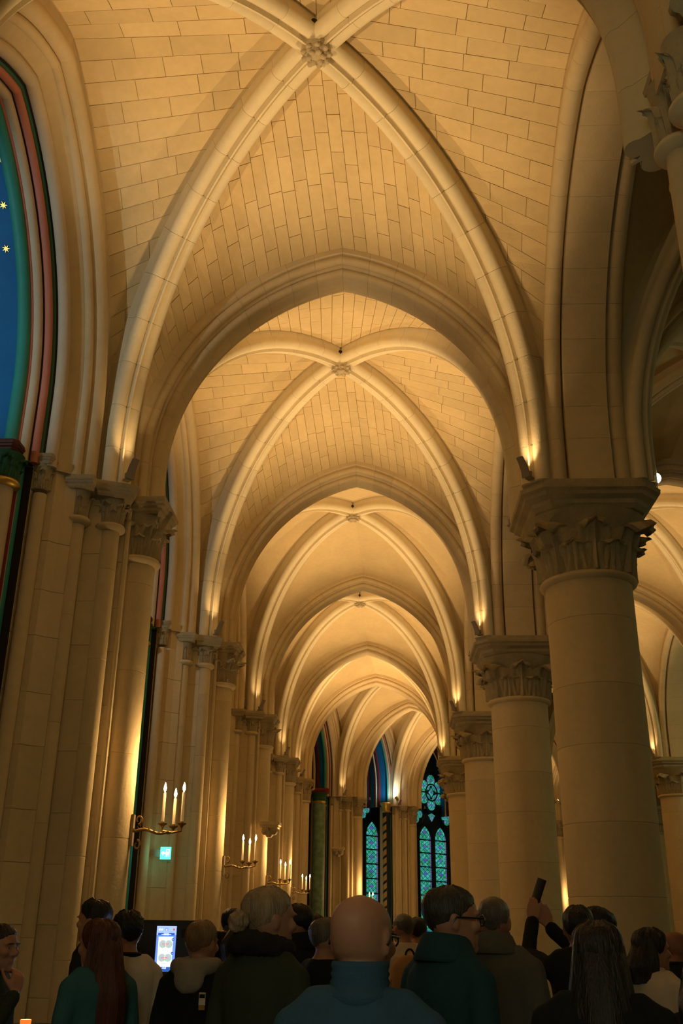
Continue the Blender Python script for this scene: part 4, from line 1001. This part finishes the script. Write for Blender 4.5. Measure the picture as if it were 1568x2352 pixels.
# ------------------------------------------------------------------ things carried or worn
def world_pt(o, p):
    return Matrix.Translation(o.location) @ Matrix.Rotation(o.rotation_euler.z, 4, 'Z') @ Vector(p)
# raised phone
p = world_pt(ph, (-.185*S3, .355*S3, 1.0*1.765 + .085))
t = thing('smartphone', 'dark phone held up over the crowd by the man with both hands raised', 'phone', p); t.rotation_euler = (radians(-15), radians(16), radians(-58))
part('case', MB().grid([[(sx*w_, yy, sz*h_) for sx, sz in ((-1, -1), (1, -1), (1, 1), (-1, 1))] for yy, w_, h_ in ((-.005, .034, .072), (-.004, .037, .076), (.004, .037, .076), (.005, .034, .072))], True, True, True), M_shoe, t)
part('screen', MB().box((-.033, .005, -.070), (.033, .0062, .070)), mat('phone_screen', (.05, .06, .07), .2, emit=(.6, .7, .8), estr=.5), t)
# lit leaflet-like phone of the man at the left edge
p = world_pt(ed, (-.02, .44, .695*1.625))
t = thing('smartphone', 'phone with a blue lit screen held by the man at the left edge', 'phone', p); t.rotation_euler = (radians(30), radians(20), radians(-70))
part('case', MB().box((-.038, -.005, -.078), (.038, .004, .078)), M_shoe, t)
part('screen', MB().box((-.035, -.0068, -.074), (.035, -.005, .074)), mat('blue_screen', (.1, .3, .5), .2, emit=(.18, .55, 1.0), estr=1.6), t)
# backpack
p = world_pt(bp_, (0, -.17*S2, 0))
t = thing('backpack', 'tan canvas backpack with black straps worn by the man with cropped grey hair', 'backpack', (p.x, p.y, .98)); t.rotation_euler = (0, 0, bp_.rotation_euler.z)
b = MB().grid([ell((0, -.02), rx, ry, z, 24, 3.2) for z, rx, ry in ((0, .12, .06), (.03, .15, .09), (.22, .16, .10), (.36, .15, .085), (.43, .11, .06), (.45, .05, .03))], True, True, True)
part('bag', b, C_tan, t, 60); part('pocket', MB().grid([ell((0, -.10), rx, ry, z, 20, 3.5) for z, rx, ry in ((.03, .10, .03), (.05, .12, .045), (.18, .12, .045), (.20, .10, .03))], True, True, True), C_tan, t, 50)
part('strap', MB().tube([(.155*cos(a), -.03 - .09*abs(cos(a))*0, .22 + .20*sin(a)) for a in [pi*i/14 for i in range(15)]], .008, 6), C_black, t)
part('grab_handle', MB().tube([(.035*cos(a), -.03, .45 + .045*sin(a)) for a in [pi*i/10 for i in range(11)]], .008, 6), C_black, t)
# shoulder strap of the white coat, badge on the boy's back
p = world_pt(wc, (0, 0, 0))
t = thing('shoulder_bag', 'black shoulder bag with thin strap on the woman in the white coat', 'bag', p); t.rotation_euler = (0, 0, wc.rotation_euler.z)
part('strap', MB().tube([(-.10 + .02*sin(a), -.135*cos(a)*S4, (1.02 + .36*sin(a))) for a in [pi*(i/16) for i in range(17)]], .011, 6), C_black, t)
part('pouch', MB().grid([ell((-.17, -.10), rx, ry, z, 18, 3.5) for z, rx, ry in ((.82, .05, .09), (.84, .06, .11), (1.0, .06, .11), (1.02, .05, .09))], True, True, True), C_black, t, 50)
t = thing('name_badge', "pale badge with an orange tab on the back of the boy's dark jacket", 'badge', (-.955, 5.655, 1.27))
part('card', MB().box((-.017, -.012, -.02), (.017, -.004, .04)), C_white, t); part('clip', MB().box((-.014, -.0135, .014), (.014, -.012, .032)), C_black, t); part('tab', MB().box((-.016, -.012, -.042), (.016, -.004, -.022)), C_tan, t)

# ------------------------------------------------------------------ ticket kiosk
t = thing('ticket_kiosk', 'black standing kiosk with a glowing blue and white touch screen', 'kiosk', (-1.49, 7.4, 0))
M_kiosk = mat('kiosk_black', (.012, .014, .016), .45)
part('plinth', MB().box((-.25, -.17, 0), (.29, .20, .07)), M_kiosk, t)
body = part('cabinet', MB().grid([[(x, y, z) for x, y in ((-w_, -d_), (w_+.04, -d_), (w_+.04, .17), (-w_, .17))] for z, w_, d_ in ((.07, .22, .14), (.95, .22, .14), (1.0, .215, .145), (1.655, .205, .145), (1.665, .20, .14))], True, True, True), M_kiosk, t)
def em(n, c, s=1.0): return mat(n, c, .3, emit=c, estr=s)
E_b, E_w, E_d, E_g, E_r = em('screen_blue', (.16, .30, .80), 1.0), em('screen_white', (.86, .90, .93), 1.0), em('screen_dark_blue', (.03, .13, .52), .9), em('screen_green', (.45, .68, .56), .9), em('screen_red', (.75, .12, .14), .9)
Y0 = -.146
def flat(name, pts, m, d, parent):
    return part(name, MB().grid([[(x, Y0 - d, z) for x, z in pts], [(x, Y0 - d - .0012, z) for x, z in pts]], True, True, True), m, parent, 0)
def rect(x0, x1, z0, z1): return [(x0, z0), (x1, z0), (x1, z1), (x0, z1)]
def disc(x, z, r, n=20): return [(x + r*cos(2*pi*i/n), z + r*sin(2*pi*i/n)) for i in range(n)]
sx0, sx1, sz0, sz1 = -.075, .060, 1.345, 1.628; W_, H_ = sx1-sx0, sz1-sz0
U = lambda u, v: (sx0 + u*W_, sz0 + v*H_)
RU = lambda u0, u1, v0, v1: rect(sx0+u0*W_, sx0+u1*W_, sz0+v0*H_, sz0+v1*H_)
scn = flat('screen', RU(0, 1, 0, 1), E_b, .002, t)
E_pale = em('screen_pale_blue', (.40, .55, .95), 1.0)
flat('header', RU(0, 1, .80, 1), E_pale, .0035, scn); flat('footer', RU(0, 1, 0, .15), E_d, .0035, scn)
for u in (.14, .26): flat('flag', RU(u-.04, u+.04, .905, .94), E_w, .005, scn)
for u, m in ((.74, E_g), (.87, E_r)): flat('flag', disc(*U(u, .925), .007), m, .005, scn)
flat('crest', disc(*U(.5, .92), .011), E_b, .005, scn); flat('crest', disc(*U(.5, .915), .006), E_w, .0063, scn)
for u in (.22, .78): flat('picture', RU(u-.14, u+.14, .79, .845), E_d, .005, scn)
flat('title', RU(.25, .75, .802, .818), E_w, .0063, scn)
card = flat('card', RU(.12, .86, .10, .76), E_w, .005, scn)
E_p = em('screen_grey', (.55, .62, .68), .9)
for v in (.60, .30):
    for u in (.36, .66): flat('coin', disc(*U(u, v), .025), E_g, .0063, card)
    for u in (.35, .64): flat('coin_shine', disc(*U(u, v+.012), .018), E_p, .0075, card)
    for k_ in range(6): flat('stroke', RU(.33+.055*k_, .365+.055*k_, v-.010, v+.012), E_r, .0088, card)
    for k_ in range(3): flat('stroke', RU(.42+.055*k_, .455+.055*k_, v-.045, v-.028), E_r, .0088, card)
    flat('caption', RU(.36, .62, v-.135, v-.125), E_p, .0063, card)
    flat('button', disc(*U(.86, v+.10), .009), E_d, .0063, card); flat('button_mark', RU(.835, .885, v+.093, v+.107), E_w, .0076, card)
for k_, (w0, h0) in enumerate(((.025, .035), (.03, .05), (.035, .035), (.03, .06))): flat('wordmark', RU(.40+.055*k_, .40+.055*k_+w0, .055, .055+h0), E_w, .005, scn)
flat('accessibility_icon', disc(*U(.09, .085), .007), E_w, .005, scn); flat('accessibility_icon', disc(*U(.09, .085), .003), E_d, .0063, scn)
flat('sticker', rect(-.20, -.185, 1.60, 1.62), C_white, .001, t); flat('sticker', rect(.19, .20, 1.595, 1.615), C_white, .001, t)
flat('sensor_window', rect(.095, .15, 1.555, 1.61), mat('smoked_glass', (.02, .02, .02), .15), .001, t)
flat('brand_plate', rect(-.06, .0, 1.155, 1.17), C_tan, .001, t)
for k_ in range(7): flat('brand_letter', rect(-.056+.008*k_, -.051+.008*k_, 1.157, 1.168), M_kiosk, .0023, t)
flat('card_slot', rect(-.05, -.005, 1.12, 1.135), M_iron, .001, t)
d = bpy.data.lights.new('screen_light', 'AREA'); d.energy = 1.6; d.color = (.45, .62, 1.0); d.size = .13; d.size_y = .28; d.shape = 'RECTANGLE'
l = bpy.data.objects.new('screen_glow', d); COL.objects.link(l); l.parent = t; l.location = (0, -.17, 1.48); l.rotation_euler = (radians(-90), 0, 0)
t2 = thing('ticket_cabinet', 'second dark cabinet standing right of the kiosk behind the boy', 'kiosk', (-1.02, 8.1, 0))
part('cabinet', MB().box((-.17, -.15, .0), (.18, .16, 1.60)), M_kiosk, t2); part('lid', MB().box((-.185, -.165, 1.60), (.195, .175, 1.64)), M_kiosk, t2)
part('display', MB().box((-.12, -.153, 1.33), (-.09, -.15, 1.39)), E_b, t2)

# ------------------------------------------------------------------ votive candle on its stand
t = thing('votive_stand', 'dark iron candle stand in the lower left corner', 'stand', (-2.15, 6.5, 0))
part('foot', MB().lathe([(.20, 0), (.20, .02), (.06, .06), (.03, .10)], (0, 0), 20), M_iron, t); part('post', MB().lathe([(.025, .08), (.025, 1.04)], (0, 0), 12), M_iron, t)
part('tray', MB().lathe([(.02, 1.03), (.16, 1.045), (.17, 1.075), (.162, 1.075), (.152, 1.055), (.02, 1.052)], (0, 0), 24), M_iron, t)
t = thing('votive_candle', 'glowing orange votive candle on the iron stand', 'candle', (-2.15, 6.5, 1.053))
part('glass_cup', MB().lathe([(.022, 0), (.030, .004), (.033, .052), (.030, .052)], (0, 0), 18), mat('amber_glass', (.8, .2, .04), .3, emit=(1.0, .22, .03), estr=.9), t, 50)
part('wax', MB().lathe([(.0, .03), (.029, .045), (.029, .053), (.002, .055)], (0, 0), 16), mat('glowing_wax', (.9, .7, .4), .5, emit=(1, .65, .25), estr=1.6), t, 50)
d = bpy.data.lights.new('votive_light', 'POINT'); d.energy = .6; d.color = CANDLE; d.shadow_soft_size = .02
l = bpy.data.objects.new('votive_glow', d); COL.objects.link(l); l.parent = t; l.location = (0, 0, .13)
bpy.data.scenes.remove(TMP)
